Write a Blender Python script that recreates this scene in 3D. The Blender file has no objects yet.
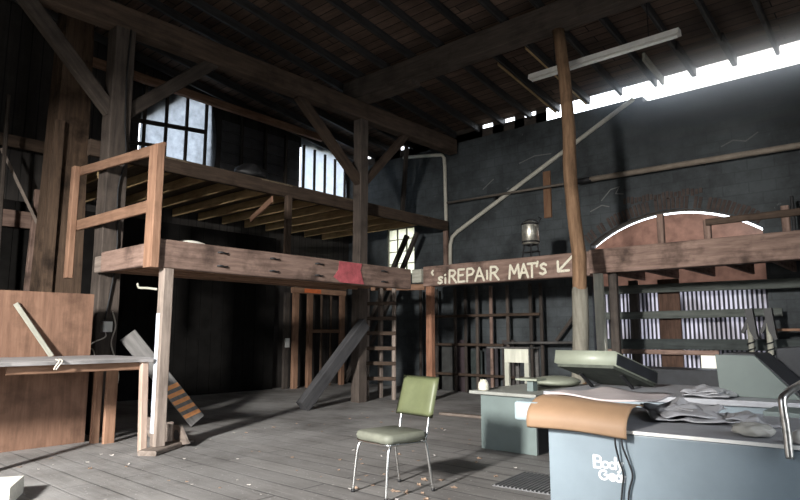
import bpy, bmesh, math, random
from mathutils import Vector, Matrix, noise
random.seed(7)
scene = bpy.context.scene
COL = scene.collection
PI = math.pi

# ------------------------------------------------------------------ camera
cam = bpy.data.cameras.new('camera')
cam.sensor_width = 36.0
cam.lens = 609.0 / 800.0 * 36.0
cam.clip_start = 0.05
cam.clip_end = 300
camo = bpy.data.objects.new('camera', cam)
COL.objects.link(camo)
camo.location = (0, 0, 1.3)
camo.rotation_euler = (math.radians(90 + 7.945), 0, math.radians(41.3))
scene.camera = camo

# ------------------------------------------------------------------ world, daylight, exposure
scene.view_settings.view_transform = 'Standard'
scene.view_settings.look = 'None'
scene.view_settings.gamma = 1.0
scene.view_settings.use_curve_mapping = False
scene.view_settings.exposure = 0.55

w = bpy.data.worlds.new('overcast_sky')
scene.world = w
w.use_nodes = True
nt = w.node_tree
nt.nodes.clear()
wo = nt.nodes.new('ShaderNodeOutputWorld')
bg = nt.nodes.new('ShaderNodeBackground')
tc = nt.nodes.new('ShaderNodeTexCoord')
sx = nt.nodes.new('ShaderNodeSeparateXYZ')
cr = nt.nodes.new('ShaderNodeValToRGB')
nt.links.new(tc.outputs['Generated'], sx.inputs[0])
nt.links.new(sx.outputs['Z'], cr.inputs[0])
cr.color_ramp.elements[0].position = 0.0
cr.color_ramp.elements[0].color = (0.22, 0.21, 0.18, 1)
cr.color_ramp.elements[1].position = 0.06
cr.color_ramp.elements[1].color = (0.86, 0.92, 1.0, 1)
nt.links.new(cr.outputs[0], bg.inputs[0])
bg.inputs[1].default_value = 4.0
nt.links.new(bg.outputs[0], wo.inputs[0])


def area(name, loc, rot, sx_, sy_, power, col):
    l = bpy.data.lights.new(name, 'AREA')
    l.shape = 'RECTANGLE'
    l.size = sx_
    l.size_y = sy_
    l.energy = power
    l.color = col
    o = bpy.data.objects.new(name, l)
    o.location = loc
    o.rotation_euler = rot
    COL.objects.link(o)
    return o


# daylight through the open barn door behind the camera, and an added fill light at the unseen right-hand wall
area('front_doorway_daylight', (-2.1, -5.0, 3.9), (math.radians(80), 0, math.radians(14)), 0.55, 0.9, 2150, (1.0, 0.97, 0.93))
area('side_fill_light', (3.9, 3.2, 2.3), (math.radians(90), 0, math.radians(90)), 3.0, 3.4, 60, (0.84, 0.91, 1.0))

# ------------------------------------------------------------------ materials
MATS = {}


def nodes_of(name, rough=0.8, metal=0.0, spec=0.3):
    m = bpy.data.materials.new(name)
    m.use_nodes = True
    n = m.node_tree
    b = n.nodes['Principled BSDF']
    b.inputs['Roughness'].default_value = rough
    b.inputs['Metallic'].default_value = metal
    b.inputs['Specular IOR Level'].default_value = spec
    return m, n, b


def ramp(n, fac, stops):
    r = n.nodes.new('ShaderNodeValToRGB')
    e = r.color_ramp.elements
    e[0].position, e[0].color = stops[0][0], (*stops[0][1], 1)
    e[1].position, e[1].color = stops[-1][0], (*stops[-1][1], 1)
    for p, c in stops[1:-1]:
        k = e.new(p)
        k.color = (*c, 1)
    n.links.new(fac, r.inputs[0])
    return r.outputs[0]


def noise_tex(n, scale, coord, detail=6, rough=0.6):
    t = n.nodes.new('ShaderNodeTexNoise')
    t.inputs['Scale'].default_value = scale
    t.inputs['Detail'].default_value = detail
    t.inputs['Roughness'].default_value = rough
    n.links.new(coord, t.inputs['Vector'])
    return t.outputs[0]


def mapping(n, scale, src='Object'):
    c = n.nodes.new('ShaderNodeTexCoord')
    mp = n.nodes.new('ShaderNodeMapping')
    mp.inputs['Scale'].default_value = scale
    n.links.new(c.outputs[src], mp.inputs[0])
    return mp.outputs[0]


def mixc(n, fac, a, b, mode='MIX'):
    m = n.nodes.new('ShaderNodeMix')
    m.data_type = 'RGBA'
    m.blend_type = mode
    if isinstance(fac, (int, float)):
        m.inputs[0].default_value = fac
    else:
        n.links.new(fac, m.inputs[0])
    for i, v in ((6, a), (7, b)):
        if isinstance(v, tuple):
            m.inputs[i].default_value = (*v, 1)
        else:
            n.links.new(v, m.inputs[i])
    return m.outputs[2]


def bump(n, b, h, s, d=0.02):
    bp = n.nodes.new('ShaderNodeBump')
    bp.inputs['Strength'].default_value = s
    bp.inputs['Distance'].default_value = d
    n.links.new(h, bp.inputs['Height'])
    n.links.new(bp.outputs[0], b.inputs['Normal'])


def wood(name, c1, c2, axis='x', rough=0.85, blotch=0.5, bstr=0.5, dust=None):
    """rough timber: grain along one object axis, dark blotches, a little variation per piece"""
    m, n, b = nodes_of(name, rough, 0, 0.2)
    s = {'x': (0.9, 9, 9), 'y': (9, 0.9, 9), 'z': (9, 9, 0.9)}[axis]
    v = mapping(n, s)
    g = noise_tex(n, 2.2, v, 8, 0.65)
    v2 = mapping(n, (1, 1, 1))
    bl = noise_tex(n, 2.4, v2, 5, 0.6)
    col = ramp(n, g, [(0.28, c1), (0.72, c2)])
    dark = tuple(x * 0.28 for x in c1)
    f = n.nodes.new('ShaderNodeMapRange')
    f.inputs[1].default_value = 0.50
    f.inputs[2].default_value = 0.72
    f.inputs[3].default_value = 0.0
    f.inputs[4].default_value = blotch
    n.links.new(bl, f.inputs[0])
    col = mixc(n, f.outputs[0], col, dark)
    oi = n.nodes.new('ShaderNodeObjectInfo')
    hs = n.nodes.new('ShaderNodeHueSaturation')
    mr = n.nodes.new('ShaderNodeMapRange')
    mr.inputs[3].default_value = 0.78
    mr.inputs[4].default_value = 1.22
    n.links.new(oi.outputs['Random'], mr.inputs[0])
    n.links.new(mr.outputs[0], hs.inputs['Value'])
    n.links.new(col, hs.inputs['Color'])
    n.links.new(hs.outputs[0], b.inputs['Base Color'])
    bump(n, b, g, bstr, 0.012)
    MATS[name] = m
    return m


def plain(name, c, rough=0.6, metal=0.0, var=0.25, scale=6, bstr=0.15, spec=0.4):
    m, n, b = nodes_of(name, rough, metal, spec)
    v = mapping(n, (1, 1, 1))
    t = noise_tex(n, scale, v, 6, 0.62)
    col = ramp(n, t, [(0.3, tuple(max(0, x * (1 - var)) for x in c)), (0.7, tuple(min(1, x * (1 + var)) for x in c))])
    n.links.new(col, b.inputs['Base Color'])
    if bstr:
        bump(n, b, t, bstr, 0.01)
    MATS[name] = m
    return m


DARK = wood('charred_dark_timber', (0.030, 0.026, 0.024), (0.080, 0.066, 0.056), 'x')
POST = wood('grey_brown_hewn_timber', (0.045, 0.037, 0.032), (0.105, 0.084, 0.070), 'x')
PLATE = wood('brown_plate_timber', (0.04, 0.029, 0.022), (0.105, 0.072, 0.052), 'x')
RED = wood('red_brown_beam', (0.115, 0.075, 0.060), (0.30, 0.205, 0.165), 'x', blotch=0.8)
PINE = wood('aged_orange_pine', (0.16, 0.088, 0.056), (0.32, 0.19, 0.125), 'x', blotch=0.35)
YEL = wood('yellowed_pine_joist', (0.36, 0.25, 0.13), (0.64, 0.46, 0.25), 'x', blotch=0.4)
WEATH = wood('weathered_grey_brown_post', (0.14, 0.112, 0.094), (0.32, 0.265, 0.225), 'x', blotch=0.35)
PALE = wood('pale_new_wood', (0.30, 0.215, 0.17), (0.45, 0.345, 0.28), 'x', blotch=0.15)
LOG = wood('peeled_log', (0.095, 0.056, 0.032), (0.27, 0.165, 0.098), 'z', blotch=0.6, bstr=0.8)
BARK = wood('rough_brown_column_boards', (0.045, 0.030, 0.021), (0.115, 0.075, 0.050), 'z', blotch=0.9, bstr=1.0)
CHAR = wood('charcoal_painted_brace', (0.045, 0.045, 0.048), (0.10, 0.098, 0.10), 'x', blotch=0.2)
PLYZ = wood('stained_orange_plywood', (0.115, 0.064, 0.043), (0.21, 0.122, 0.082), 'z', blotch=0.6, bstr=0.15)
GBOARD = wood('grey_green_painted_board', (0.055, 0.062, 0.056), (0.12, 0.13, 0.118), 'x', blotch=0.3)
CREAM = wood('chipped_cream_painted_wood', (0.25, 0.25, 0.21), (0.44, 0.43, 0.36), 'x', blotch=0.25)
CREAMZ = wood('chipped_cream_painted_panel', (0.36, 0.36, 0.30), (0.55, 0.55, 0.46), 'z', blotch=0.2)
BENCH = wood('dusty_bench_board', (0.22, 0.21, 0.21), (0.44, 0.42, 0.41), 'y', blotch=0.2)
DECK = wood('dark_red_deck_board', (0.10, 0.055, 0.035), (0.22, 0.12, 0.075), 'y', blotch=0.5)
SHADE = wood('dark_shelf_board', (0.05, 0.048, 0.045), (0.11, 0.105, 0.10), 'x')
RAFT = wood('dark_grey_rafter', (0.022, 0.021, 0.021), (0.06, 0.058, 0.058), 'x', rough=0.5)

BLUEGREY = plain('blue_grey_enamel', (0.18, 0.225, 0.255), 0.45, 0, 0.10, 3, 0.05, 0.5)
BLUEDARK = plain('dusty_blue_grey_vinyl_top', (0.30, 0.305, 0.325), 0.5, 0, 0.16, 5, 0.1, 0.5)
GREENGREY = plain('green_grey_enamel', (0.135, 0.17, 0.163), 0.5, 0, 0.12, 3, 0.05, 0.5)
PADGREEN = plain('pale_green_vinyl', (0.26, 0.28, 0.22), 0.45, 0, 0.10, 4, 0.05, 0.5)
PADDARK = plain('dark_green_underside', (0.055, 0.062, 0.048), 0.75, 0, 0.3, 9)
VDARK = plain('black_dusty_vinyl', (0.020, 0.022, 0.026), 0.6, 0, 0.3, 8)
OLIVE = plain('olive_green_vinyl', (0.095, 0.108, 0.052), 0.5, 0, 0.14, 9, 0.12, 0.5)
SEATV = plain('dusty_sage_vinyl', (0.145, 0.15, 0.118), 0.6, 0, 0.16, 12, 0.12, 0.4)
CHROME = plain('dull_chrome', (0.72, 0.72, 0.70), 0.22, 1.0, 0.1, 12, 0.03)
RUSTCH = plain('pitted_chrome', (0.58, 0.56, 0.53), 0.32, 1.0, 0.3, 25, 0.1)
TAN = plain('tan_vinyl', (0.27, 0.168, 0.098), 0.62, 0, 0.08, 5, 0.08, 0.45)
PINKG = plain('dusty_pinkish_vinyl', (0.50, 0.44, 0.43), 0.5, 0, 0.1, 6, 0.08, 0.45)
BLACKRUB = plain('black_rubber', (0.012, 0.012, 0.013), 0.5, 0, 0.2, 8)
WHITEP = plain('white_paint', (0.72, 0.70, 0.62), 0.7, 0, 0.12, 30, 0.1)
LETTER = plain('cream_brushed_paint', (0.66, 0.62, 0.50), 0.75, 0, 0.25, 40, 0.15)
LOGO = plain('white_print', (0.80, 0.82, 0.82), 0.5, 0, 0.03, 30, 0)
PIPE = plain('off_white_conduit', (0.50, 0.48, 0.41), 0.6, 0, 0.15, 9, 0.05)
RAILP = plain('tan_painted_pipe', (0.27, 0.225, 0.18), 0.6, 0, 0.25, 6, 0.05)
FIX = plain('dusty_white_enamel', (0.74, 0.73, 0.69), 0.5, 0, 0.1, 9, 0.02)
PINKPT = plain('faded_pink_paint', (0.34, 0.075, 0.085), 0.8, 0, 0.35, 9, 0.1)
ORANGE = plain('orange_paint', (0.78, 0.34, 0.13), 0.75, 0, 0.2, 14, 0.1)
ORANGER = plain('orange_red_paint', (0.55, 0.13, 0.04), 0.7, 0, 0.2, 14, 0.1)
TIN = plain('spotted_galvanised_tin', (0.62, 0.60, 0.52), 0.36, 0.85, 0.35, 18, 0.1)
IRON = plain('black_iron', (0.02, 0.02, 0.021), 0.6, 0.4, 0.3, 12)
BEIGE = plain('beige_cushion_cloth', (0.33, 0.32, 0.29), 0.8, 0, 0.1, 10, 0.2)
LEAF = plain('dry_tan_leaf', (0.30, 0.21, 0.15), 0.8, 0, 0.35, 9, 0.2)
CHIP = plain('pale_paper_scrap', (0.42, 0.39, 0.36), 0.8, 0, 0.15, 9, 0.2)
JARM = plain('cloudy_cream_plastic', (0.56, 0.54, 0.44), 0.6, 0, 0.1, 12, 0.1)
GREYBOX = plain('grey_metal_box', (0.40, 0.40, 0.37), 0.5, 0.2, 0.1, 9)
CORD = plain('dusty_pale_cord', (0.50, 0.46, 0.40), 0.7, 0, 0.1, 9, 0)
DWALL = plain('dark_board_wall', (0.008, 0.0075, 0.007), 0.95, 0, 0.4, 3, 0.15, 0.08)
BRICKR = plain('sooty_red_brick', (0.065, 0.048, 0.042), 0.9, 0, 0.4, 5, 0.4)


def sheet_mat(name, c, trans, rough=0.35, var=0.12):
    m, n, b = nodes_of(name, rough, 0, 0.5)
    out = [x for x in n.nodes if x.type == 'OUTPUT_MATERIAL'][0]
    t = n.nodes.new('ShaderNodeBsdfTranslucent')
    mx = n.nodes.new('ShaderNodeMixShader')
    v = mapping(n, (1, 1, 1))
    nz = noise_tex(n, 5, v)
    col = ramp(n, nz, [(0.3, tuple(x * (1 - var) for x in c)), (0.7, tuple(min(1, x * (1 + var)) for x in c))])
    n.links.new(col, b.inputs['Base Color'])
    n.links.new(col, t.inputs['Color'])
    mx.inputs[0].default_value = trans
    n.links.new(b.outputs[0], mx.inputs[1])
    n.links.new(t.outputs[0], mx.inputs[2])
    n.links.new(mx.outputs[0], out.inputs[0])
    return m


PLASTIC = sheet_mat('milky_plastic_sheet', (0.62, 0.70, 0.80), 0.5)
PLASTIC2 = sheet_mat('grimy_blue_plastic_sheet', (0.26, 0.29, 0.33), 0.75, 0.35, 0.3)
SILVER = sheet_mat('dusty_grey_plastic_sheet', (0.30, 0.30, 0.315), 0.06, 0.28, 0.25)
ARCHB = sheet_mat('copper_coloured_sheet', (0.215, 0.115, 0.085), 0.24, 0.3, 0.35)


# corrugated panels: translucent strips between opaque dark ones
def corr_mat():
    m, n, b = nodes_of('corrugated_fibreglass', 0.5, 0, 0.4)
    out = [x for x in n.nodes if x.type == 'OUTPUT_MATERIAL'][0]
    v = mapping(n, (1, 1, 1))
    sp = n.nodes.new('ShaderNodeSeparateXYZ')
    n.links.new(v, sp.inputs[0])
    mul = n.nodes.new('ShaderNodeMath')
    mul.operation = 'MULTIPLY'
    mul.inputs[1].default_value = 1 / 0.076
    n.links.new(sp.outputs['X'], mul.inputs[0])
    fr = n.nodes.new('ShaderNodeMath')
    fr.operation = 'FRACT'
    n.links.new(mul.outputs[0], fr.inputs[0])
    col = ramp(n, fr.outputs[0], [(0.0, (0.02, 0.02, 0.024)), (0.36, (0.02, 0.02, 0.024)), (0.48, (0.66, 0.63, 0.72)), (0.9, (0.60, 0.58, 0.68)), (1.0, (0.02, 0.02, 0.024))])
    n.links.new(col, b.inputs['Base Color'])
    t = n.nodes.new('ShaderNodeBsdfTranslucent')
    nz = noise_tex(n, 1.6, v, 2)
    col2 = mixc(n, ramp(n, nz, [(0.40, (0.12, 0.12, 0.12)), (0.55, (1, 1, 1))]), (0.0, 0.0, 0.0), col)
    n.links.new(col2, t.inputs['Color'])
    mx = n.nodes.new('ShaderNodeMixShader')
    mx.inputs[0].default_value = 0.26
    n.links.new(b.outputs[0], mx.inputs[1])
    n.links.new(t.outputs[0], mx.inputs[2])
    n.links.new(mx.outputs[0], out.inputs[0])
    return m


CORR = corr_mat()


def block_mat():
    m, n, b = nodes_of('dark_painted_block_wall', 0.7, 0, 0.3)
    c = n.nodes.new('ShaderNodeTexCoord')
    sp = n.nodes.new('ShaderNodeSeparateXYZ')
    cb = n.nodes.new('ShaderNodeCombineXYZ')
    n.links.new(c.outputs['Object'], sp.inputs[0])
    n.links.new(sp.outputs['X'], cb.inputs[0])
    n.links.new(sp.outputs['Z'], cb.inputs[1])
    br = n.nodes.new('ShaderNodeTexBrick')
    br.inputs['Scale'].default_value = 1.0
    br.inputs['Brick Width'].default_value = 0.42
    br.inputs['Row Height'].default_value = 0.21
    br.inputs['Mortar Size'].default_value = 0.012
    br.inputs['Color1'].default_value = (0.049, 0.056, 0.060, 1)
    br.inputs['Color2'].default_value = (0.058, 0.067, 0.071, 1)
    br.inputs['Mortar'].default_value = (0.045, 0.052, 0.056, 1)
    n.links.new(cb.outputs[0], br.inputs['Vector'])
    nz = noise_tex(n, 1.1, c.outputs['Object'], 8, 0.7)
    stain = ramp(n, nz, [(0.34, (0.42, 0.42, 0.42)), (0.64, (1.3, 1.3, 1.3))])
    col = mixc(n, 1.0, br.outputs[0], stain, 'MULTIPLY')
    nz2 = noise_tex(n, 5.5, c.outputs['Object'], 9, 0.75)
    scf = ramp(n, nz2, [(0.62, (0, 0, 0)), (0.74, (0.55, 0.55, 0.55))])
    col = mixc(n, scf, col, (0.30, 0.31, 0.31))
    n.links.new(col, b.inputs['Base Color'])
    bump(n, b, nz2, 0.3, 0.02)
    return m


BLOCK = block_mat()


def plank_mat(name, c1, c2, width, across, gapc, dustc=None, rough=0.7, bstr=0.3):
    """boards side by side: `across` is the axis the boards are counted along"""
    m, n, b = nodes_of(name, rough, 0, 0.35)
    c = n.nodes.new('ShaderNodeTexCoord')
    sp = n.nodes.new('ShaderNodeSeparateXYZ')
    n.links.new(c.outputs['Object'], sp.inputs[0])
    along = 'X' if across == 'Y' else 'Y'
    cb = n.nodes.new('ShaderNodeCombineXYZ')
    n.links.new(sp.outputs[along], cb.inputs[0])
    n.links.new(sp.outputs[across], cb.inputs[1])
    br = n.nodes.new('ShaderNodeTexBrick')
    br.inputs['Scale'].default_value = 1.0
    br.inputs['Brick Width'].default_value = 4.2
    br.inputs['Row Height'].default_value = width
    br.inputs['Mortar Size'].default_value = 0.011
    br.inputs['Mortar Smooth'].default_value = 0.3
    br.offset = 0.37
    br.inputs['Color1'].default_value = (*c1, 1)
    br.inputs['Color2'].default_value = (*c2, 1)
    br.inputs['Mortar'].default_value = (*gapc, 1)
    n.links.new(cb.outputs[0], br.inputs['Vector'])
    s = (0.8, 9, 1) if along == 'X' else (9, 0.8, 1)
    g = noise_tex(n, 1.8, mapping(n, s), 8, 0.65)
    col = mixc(n, 1.0, br.outputs[0], ramp(n, g, [(0.25, (0.6, 0.6, 0.6)), (0.75, (1.3, 1.3, 1.3))]), 'MULTIPLY')
    nz = noise_tex(n, 0.9, c.outputs['Object'], 7, 0.65)
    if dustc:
        # pale dust, with the lit left zone painted in by thinning it rightwards
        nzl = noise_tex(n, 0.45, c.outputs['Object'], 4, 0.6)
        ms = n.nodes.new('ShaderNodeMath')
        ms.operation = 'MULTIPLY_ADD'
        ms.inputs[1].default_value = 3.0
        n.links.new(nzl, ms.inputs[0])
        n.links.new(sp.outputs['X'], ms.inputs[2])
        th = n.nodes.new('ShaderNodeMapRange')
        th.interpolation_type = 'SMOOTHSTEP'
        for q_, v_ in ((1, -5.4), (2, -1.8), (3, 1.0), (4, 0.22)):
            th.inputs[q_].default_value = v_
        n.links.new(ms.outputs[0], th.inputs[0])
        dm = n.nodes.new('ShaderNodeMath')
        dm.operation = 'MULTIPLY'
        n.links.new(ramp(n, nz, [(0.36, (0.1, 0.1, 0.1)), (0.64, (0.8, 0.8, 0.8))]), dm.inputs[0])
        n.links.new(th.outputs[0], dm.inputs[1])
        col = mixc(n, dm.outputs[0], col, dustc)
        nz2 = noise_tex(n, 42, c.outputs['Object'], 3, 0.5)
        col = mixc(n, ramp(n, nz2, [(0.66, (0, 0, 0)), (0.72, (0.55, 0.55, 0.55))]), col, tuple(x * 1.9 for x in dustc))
    else:
        col = mixc(n, 1.0, col, ramp(n, nz, [(0.35, (0.55, 0.5, 0.48)), (0.65, (1.25, 1.2, 1.15))]), 'MULTIPLY')
    n.links.new(col, b.inputs['Base Color'])
    ad = n.nodes.new('ShaderNodeMath')
    ad.operation = 'SUBTRACT'
    n.links.new(g, ad.inputs[0])
    n.links.new(br.outputs['Fac'], ad.inputs[1])
    bump(n, b, ad.outputs[0], bstr, 0.012)
    return m


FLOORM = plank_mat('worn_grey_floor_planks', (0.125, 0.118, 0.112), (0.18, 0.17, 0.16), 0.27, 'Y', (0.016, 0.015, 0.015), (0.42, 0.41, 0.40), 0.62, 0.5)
ROOFM = plank_mat('brown_roof_boards', (0.07, 0.050, 0.040), (0.14, 0.098, 0.076), 0.19, 'Y', (0.012, 0.010, 0.009), None, 0.85, 0.4)
SIDING = plank_mat('black_siding', (0.030, 0.028, 0.027), (0.042, 0.040, 0.038), 0.2, 'Y', (0.008, 0.008, 0.008), None, 0.6, 0.3)


# ------------------------------------------------------------------ mesh helpers
def jit(v, a, s=1.7):
    return Vector(noise.noise_vector(Vector(v) * s)) * a


def bm_box(bm, lo, hi):
    lo, hi = Vector(lo), Vector(hi)
    vs = [bm.verts.new((x, y, z)) for x in (lo.x, hi.x) for y in (lo.y, hi.y) for z in (lo.z, hi.z)]
    for f in ((0, 1, 3, 2), (4, 6, 7, 5), (0, 4, 5, 1), (2, 3, 7, 6), (0, 2, 6, 4), (1, 5, 7, 3)):
        bm.faces.new([vs[i] for i in f])
    return vs


def bm_loft(bm, rings, cap=True, closed=True):
    R = [[bm.verts.new(p) for p in r] for r in rings]
    n = len(R[0])
    for a, b in zip(R, R[1:]):
        for i in range(n if closed else n - 1):
            j = (i + 1) % n
            bm.faces.new((a[i], a[j], b[j], b[i]))
    if cap and closed:
        bm.faces.new(R[0][::-1])
        bm.faces.new(R[-1])
    return R


def bm_tube(bm, pts, r, seg=10, cap=True):
    pts = [Vector(p) for p in pts]
    rings = []
    prev = None
    for i, p in enumerate(pts):
        d = (pts[min(i + 1, len(pts) - 1)] - pts[max(i - 1, 0)]).normalized()
        if prev is None:
            u = d.orthogonal().normalized()
        else:
            u = (prev - d * prev.dot(d)).normalized()
        prev = u
        v = d.cross(u)
        rr = r[i] if isinstance(r, (list, tuple)) else r
        rings.append([p + u * (rr * math.cos(2 * PI * k / seg)) + v * (rr * math.sin(2 * PI * k / seg)) for k in range(seg)])
    bm_loft(bm, rings, cap)


def bm_lathe(bm, prof, c=(0, 0, 0), seg=20):
    c = Vector(c)
    bm_loft(bm, [[c + Vector((r * math.cos(2 * PI * k / seg), r * math.sin(2 * PI * k / seg), z)) for k in range(seg)] for r, z in prof])


def bm_prism(bm, poly, axis, a, b):
    """extrude a polygon (list of 2D) along axis from a to b; 2D = remaining axes in order"""
    def P(p, t):
        q = list(p)
        q.insert(axis, t)
        return Vector(q)
    bm_loft(bm, [[P(p, a) for p in poly], [P(p, b) for p in poly]])


def smooth_pts(pts, n=6):
    """Catmull-Rom through the points"""
    pts = [Vector(p) for p in pts]
    out = []
    for i in range(len(pts) - 1):
        p0, p1, p2, p3 = pts[max(i - 1, 0)], pts[i], pts[i + 1], pts[min(i + 2, len(pts) - 1)]
        for k in range(n):
            t = k / n
            out.append(0.5 * ((2 * p1) + (p2 - p0) * t + (2 * p0 - 5 * p1 + 4 * p2 - p3) * t * t + (3 * p1 - p0 - 3 * p2 + p3) * t ** 3))
    out.append(pts[-1])
    return out


def rounded(bm, off, seg=2):
    bmesh.ops.bevel(bm, geom=list(bm.edges), offset=off, segments=seg, affect='EDGES', profile=0.6)


def link(name, bm, mat, parent=None, smooth=False, at=None, rot=None):
    """link a bmesh as ONE object. Vertices are world coordinates unless at/rot are given (then local)."""
    bmesh.ops.recalc_face_normals(bm, faces=bm.faces)
    if at is None:
        xs = [v.co for v in bm.verts]
        at = Vector(((min(v.x for v in xs) + max(v.x for v in xs)) / 2, (min(v.y for v in xs) + max(v.y for v in xs)) / 2, min(v.z for v in xs)))
        for v in bm.verts:
            v.co -= at
    me = bpy.data.meshes.new(name)
    bm.to_mesh(me)
    bm.free()
    if smooth:
        for p in me.polygons:
            p.use_smooth = True
    me.materials.append(mat)
    o = bpy.data.objects.new(name, me)
    COL.objects.link(o)
    at = Vector(at)
    if parent is not None:
        o.parent = parent
        base = Vector(parent.location)
        if parent.parent is not None:
            base += Vector(parent.parent.location)
        o.location = at - base
    else:
        o.location = at
    if rot is not None:
        o.rotation_euler = rot
    return o


def tag(o, label=None, cat=None, group=None, kind=None):
    if label:
        o['label'] = label
    if cat:
        o['category'] = cat
    if group:
        o['group'] = group
    if kind:
        o['kind'] = kind
    return o


def thing(name, label, cat, loc, group=None):
    o = bpy.data.objects.new(name, None)
    o.empty_display_size = 0.1
    COL.objects.link(o)
    o.location = loc
    return tag(o, label, cat, group)


def struct(name, bm, mat, smooth=False):
    return tag(link(name, bm, mat, None, smooth, at=(0, 0, 0)), kind='structure')


def beam_bm(L, w, h, rough=0.006, seed=0.0, chamfer=0.012, taper=1.0):
    """rough-hewn timber along local +X, centred in Y and Z"""
    bm = bmesh.new()
    n = max(2, int(L / 0.35))
    rings = []
    c = min(chamfer, w * 0.2, h * 0.2)
    for i in range(n + 1):
        x = L * i / n
        s = 1 + (taper - 1) * i / n
        a, b = w / 2 * s, h / 2 * s
        sec = [(-a + c, -b), (a - c, -b), (a, -b + c), (a, b - c), (a - c, b), (-a + c, b), (-a, b - c), (-a, -b + c)]
        rings.append([Vector((x, y, z)) + (jit((x + seed * 7.3, y * 3 + seed, z * 3), rough) if 0 < i < n else Vector((0, 0, 0))) for y, z in sec])
    bm_loft(bm, rings)
    return bm


def beam(name, p0, p1, w, h, mat, parent=None, rough=0.006, label=None, cat=None, group=None, taper=1.0, roll=0.0, chamfer=0.012):
    p0, p1 = Vector(p0), Vector(p1)
    d = p1 - p0
    bm = beam_bm(d.length, w, h, rough, p0.x + p0.y * 2 + p0.z * 3, chamfer, taper)
    x = d.normalized()
    up = Vector((0, 0, 1)) if abs(x.z) < 0.98 else Vector((0, 1, 0))
    y = up.cross(x).normalized()
    z = x.cross(y)
    R = Matrix((x, y, z)).transposed() @ Matrix.Rotation(roll, 3, 'X')
    o = link(name, bm, mat, parent, False, at=p0, rot=R.to_euler())
    return tag(o, label, cat, group)


def box(name, lo, hi, mat, parent=None, bev=0.004, label=None, cat=None, group=None, seg=2, smooth=False):
    bm = bmesh.new()
    bm_box(bm, lo, hi)
    if bev:
        rounded(bm, bev, seg)
    return tag(link(name, bm, mat, parent, smooth), label, cat, group)


def strokes(bm, lines, O, U, V, N, width, thick=0.004):
    """brush strokes: flat ribbons with round joints lying on the plane O,U,V, raised along N"""
    O, U, V, N = Vector(O), Vector(U), Vector(V), Vector(N)

    def solid(pts2):
        lift = thick + 0.00006 * (len(bm.faces) % 251) / 8        # each dab a hair higher: no coincident faces
        a = [O + U * p[0] + V * p[1] + N * 0.0004 for p in pts2]
        bm_loft(bm, [a, [q + N * lift for q in a]])
    for ln in lines:
        for a, b in zip(ln, ln[1:]):
            dx, dy = b[0] - a[0], b[1] - a[1]
            L = math.hypot(dx, dy) or 1
            nx, ny = -dy / L * width / 2, dx / L * width / 2
            solid([(a[0] + nx, a[1] + ny), (b[0] + nx, b[1] + ny), (b[0] - nx, b[1] - ny), (a[0] - nx, a[1] - ny)])
        for a in ln:
            solid([(a[0] + width / 2 * math.cos(k * PI / 4), a[1] + width / 2 * math.sin(k * PI / 4)) for k in range(8)])


def arc(cx, cy, r, a0, a1, n=14, ry=None):
    ry = ry or r
    return [(cx + r * math.cos(math.radians(a0 + (a1 - a0) * k / n)), cy + ry * math.sin(math.radians(a0 + (a1 - a0) * k / n))) for k in range(n + 1)]


# ================================================================== THE SETTING
XL, XR, YF, YB = -12.5, 4.0, -2.7, 12.0
WT_R = 5.93
WT = 6.05                                        # top of the block wall


def roof_z(y):                                   # underside of the roof boards
    return 6.81 + 0.13 * (8.67 - y)


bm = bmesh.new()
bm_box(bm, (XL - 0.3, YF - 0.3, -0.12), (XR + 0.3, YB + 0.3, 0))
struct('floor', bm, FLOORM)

bm = bmesh.new()
y0, y1 = YF - 0.4, YB + 0.08
bm_prism(bm, [(y0, roof_z(y0)), (y1, roof_z(y1)), (y1, roof_z(y1) + 0.05), (y0, roof_z(y0) + 0.05)], 0, XL - 0.35, XR + 0.35)
struct('ceiling', bm, ROOFM)

# back wall with an arched opening and a small loft window
AX, AH, ASP, ARISE = -3.72, 1.57, 3.15, 0.52
AR = (AH * AH + ARISE * ARISE) / (2 * ARISE)
ACZ = ASP + ARISE - AR


def arch_z(x):
    d = x - AX
    return ACZ + math.sqrt(max(0, AR * AR - d * d))


WX0, WX1, WZ0, WZ1 = -11.02, -10.05, 2.85, 4.15
bm = bmesh.new()
bm_box(bm, (XL - 0.3, YB, 0), (WX0, YB + 0.3, WT))
bm_box(bm, (WX1, YB, 0), (AX - AH, YB + 0.3, WT))
bm_box(bm, (WX0, YB, 0), (WX1, YB + 0.3, WZ0))
bm_box(bm, (WX0, YB, WZ1), (WX1, YB + 0.3, WT))
bm_box(bm, (AX + AH, YB, 0), (XR + 0.3, YB + 0.3, WT_R))
NS = 28
for i in range(NS):
    xa, xb = AX - AH + 2 * AH * i / NS, AX - AH + 2 * AH * (i + 1) / NS
    za, zb = arch_z(xa), arch_z(xb)
    bm_prism(bm, [(xa, za), (xb, zb), (xb, WT if xb < -4.0 else WT_R), (xa, WT if xb < -4.0 else WT_R)], 1, YB, YB + 0.3)
struct('wall_back', bm, BLOCK)

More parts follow.
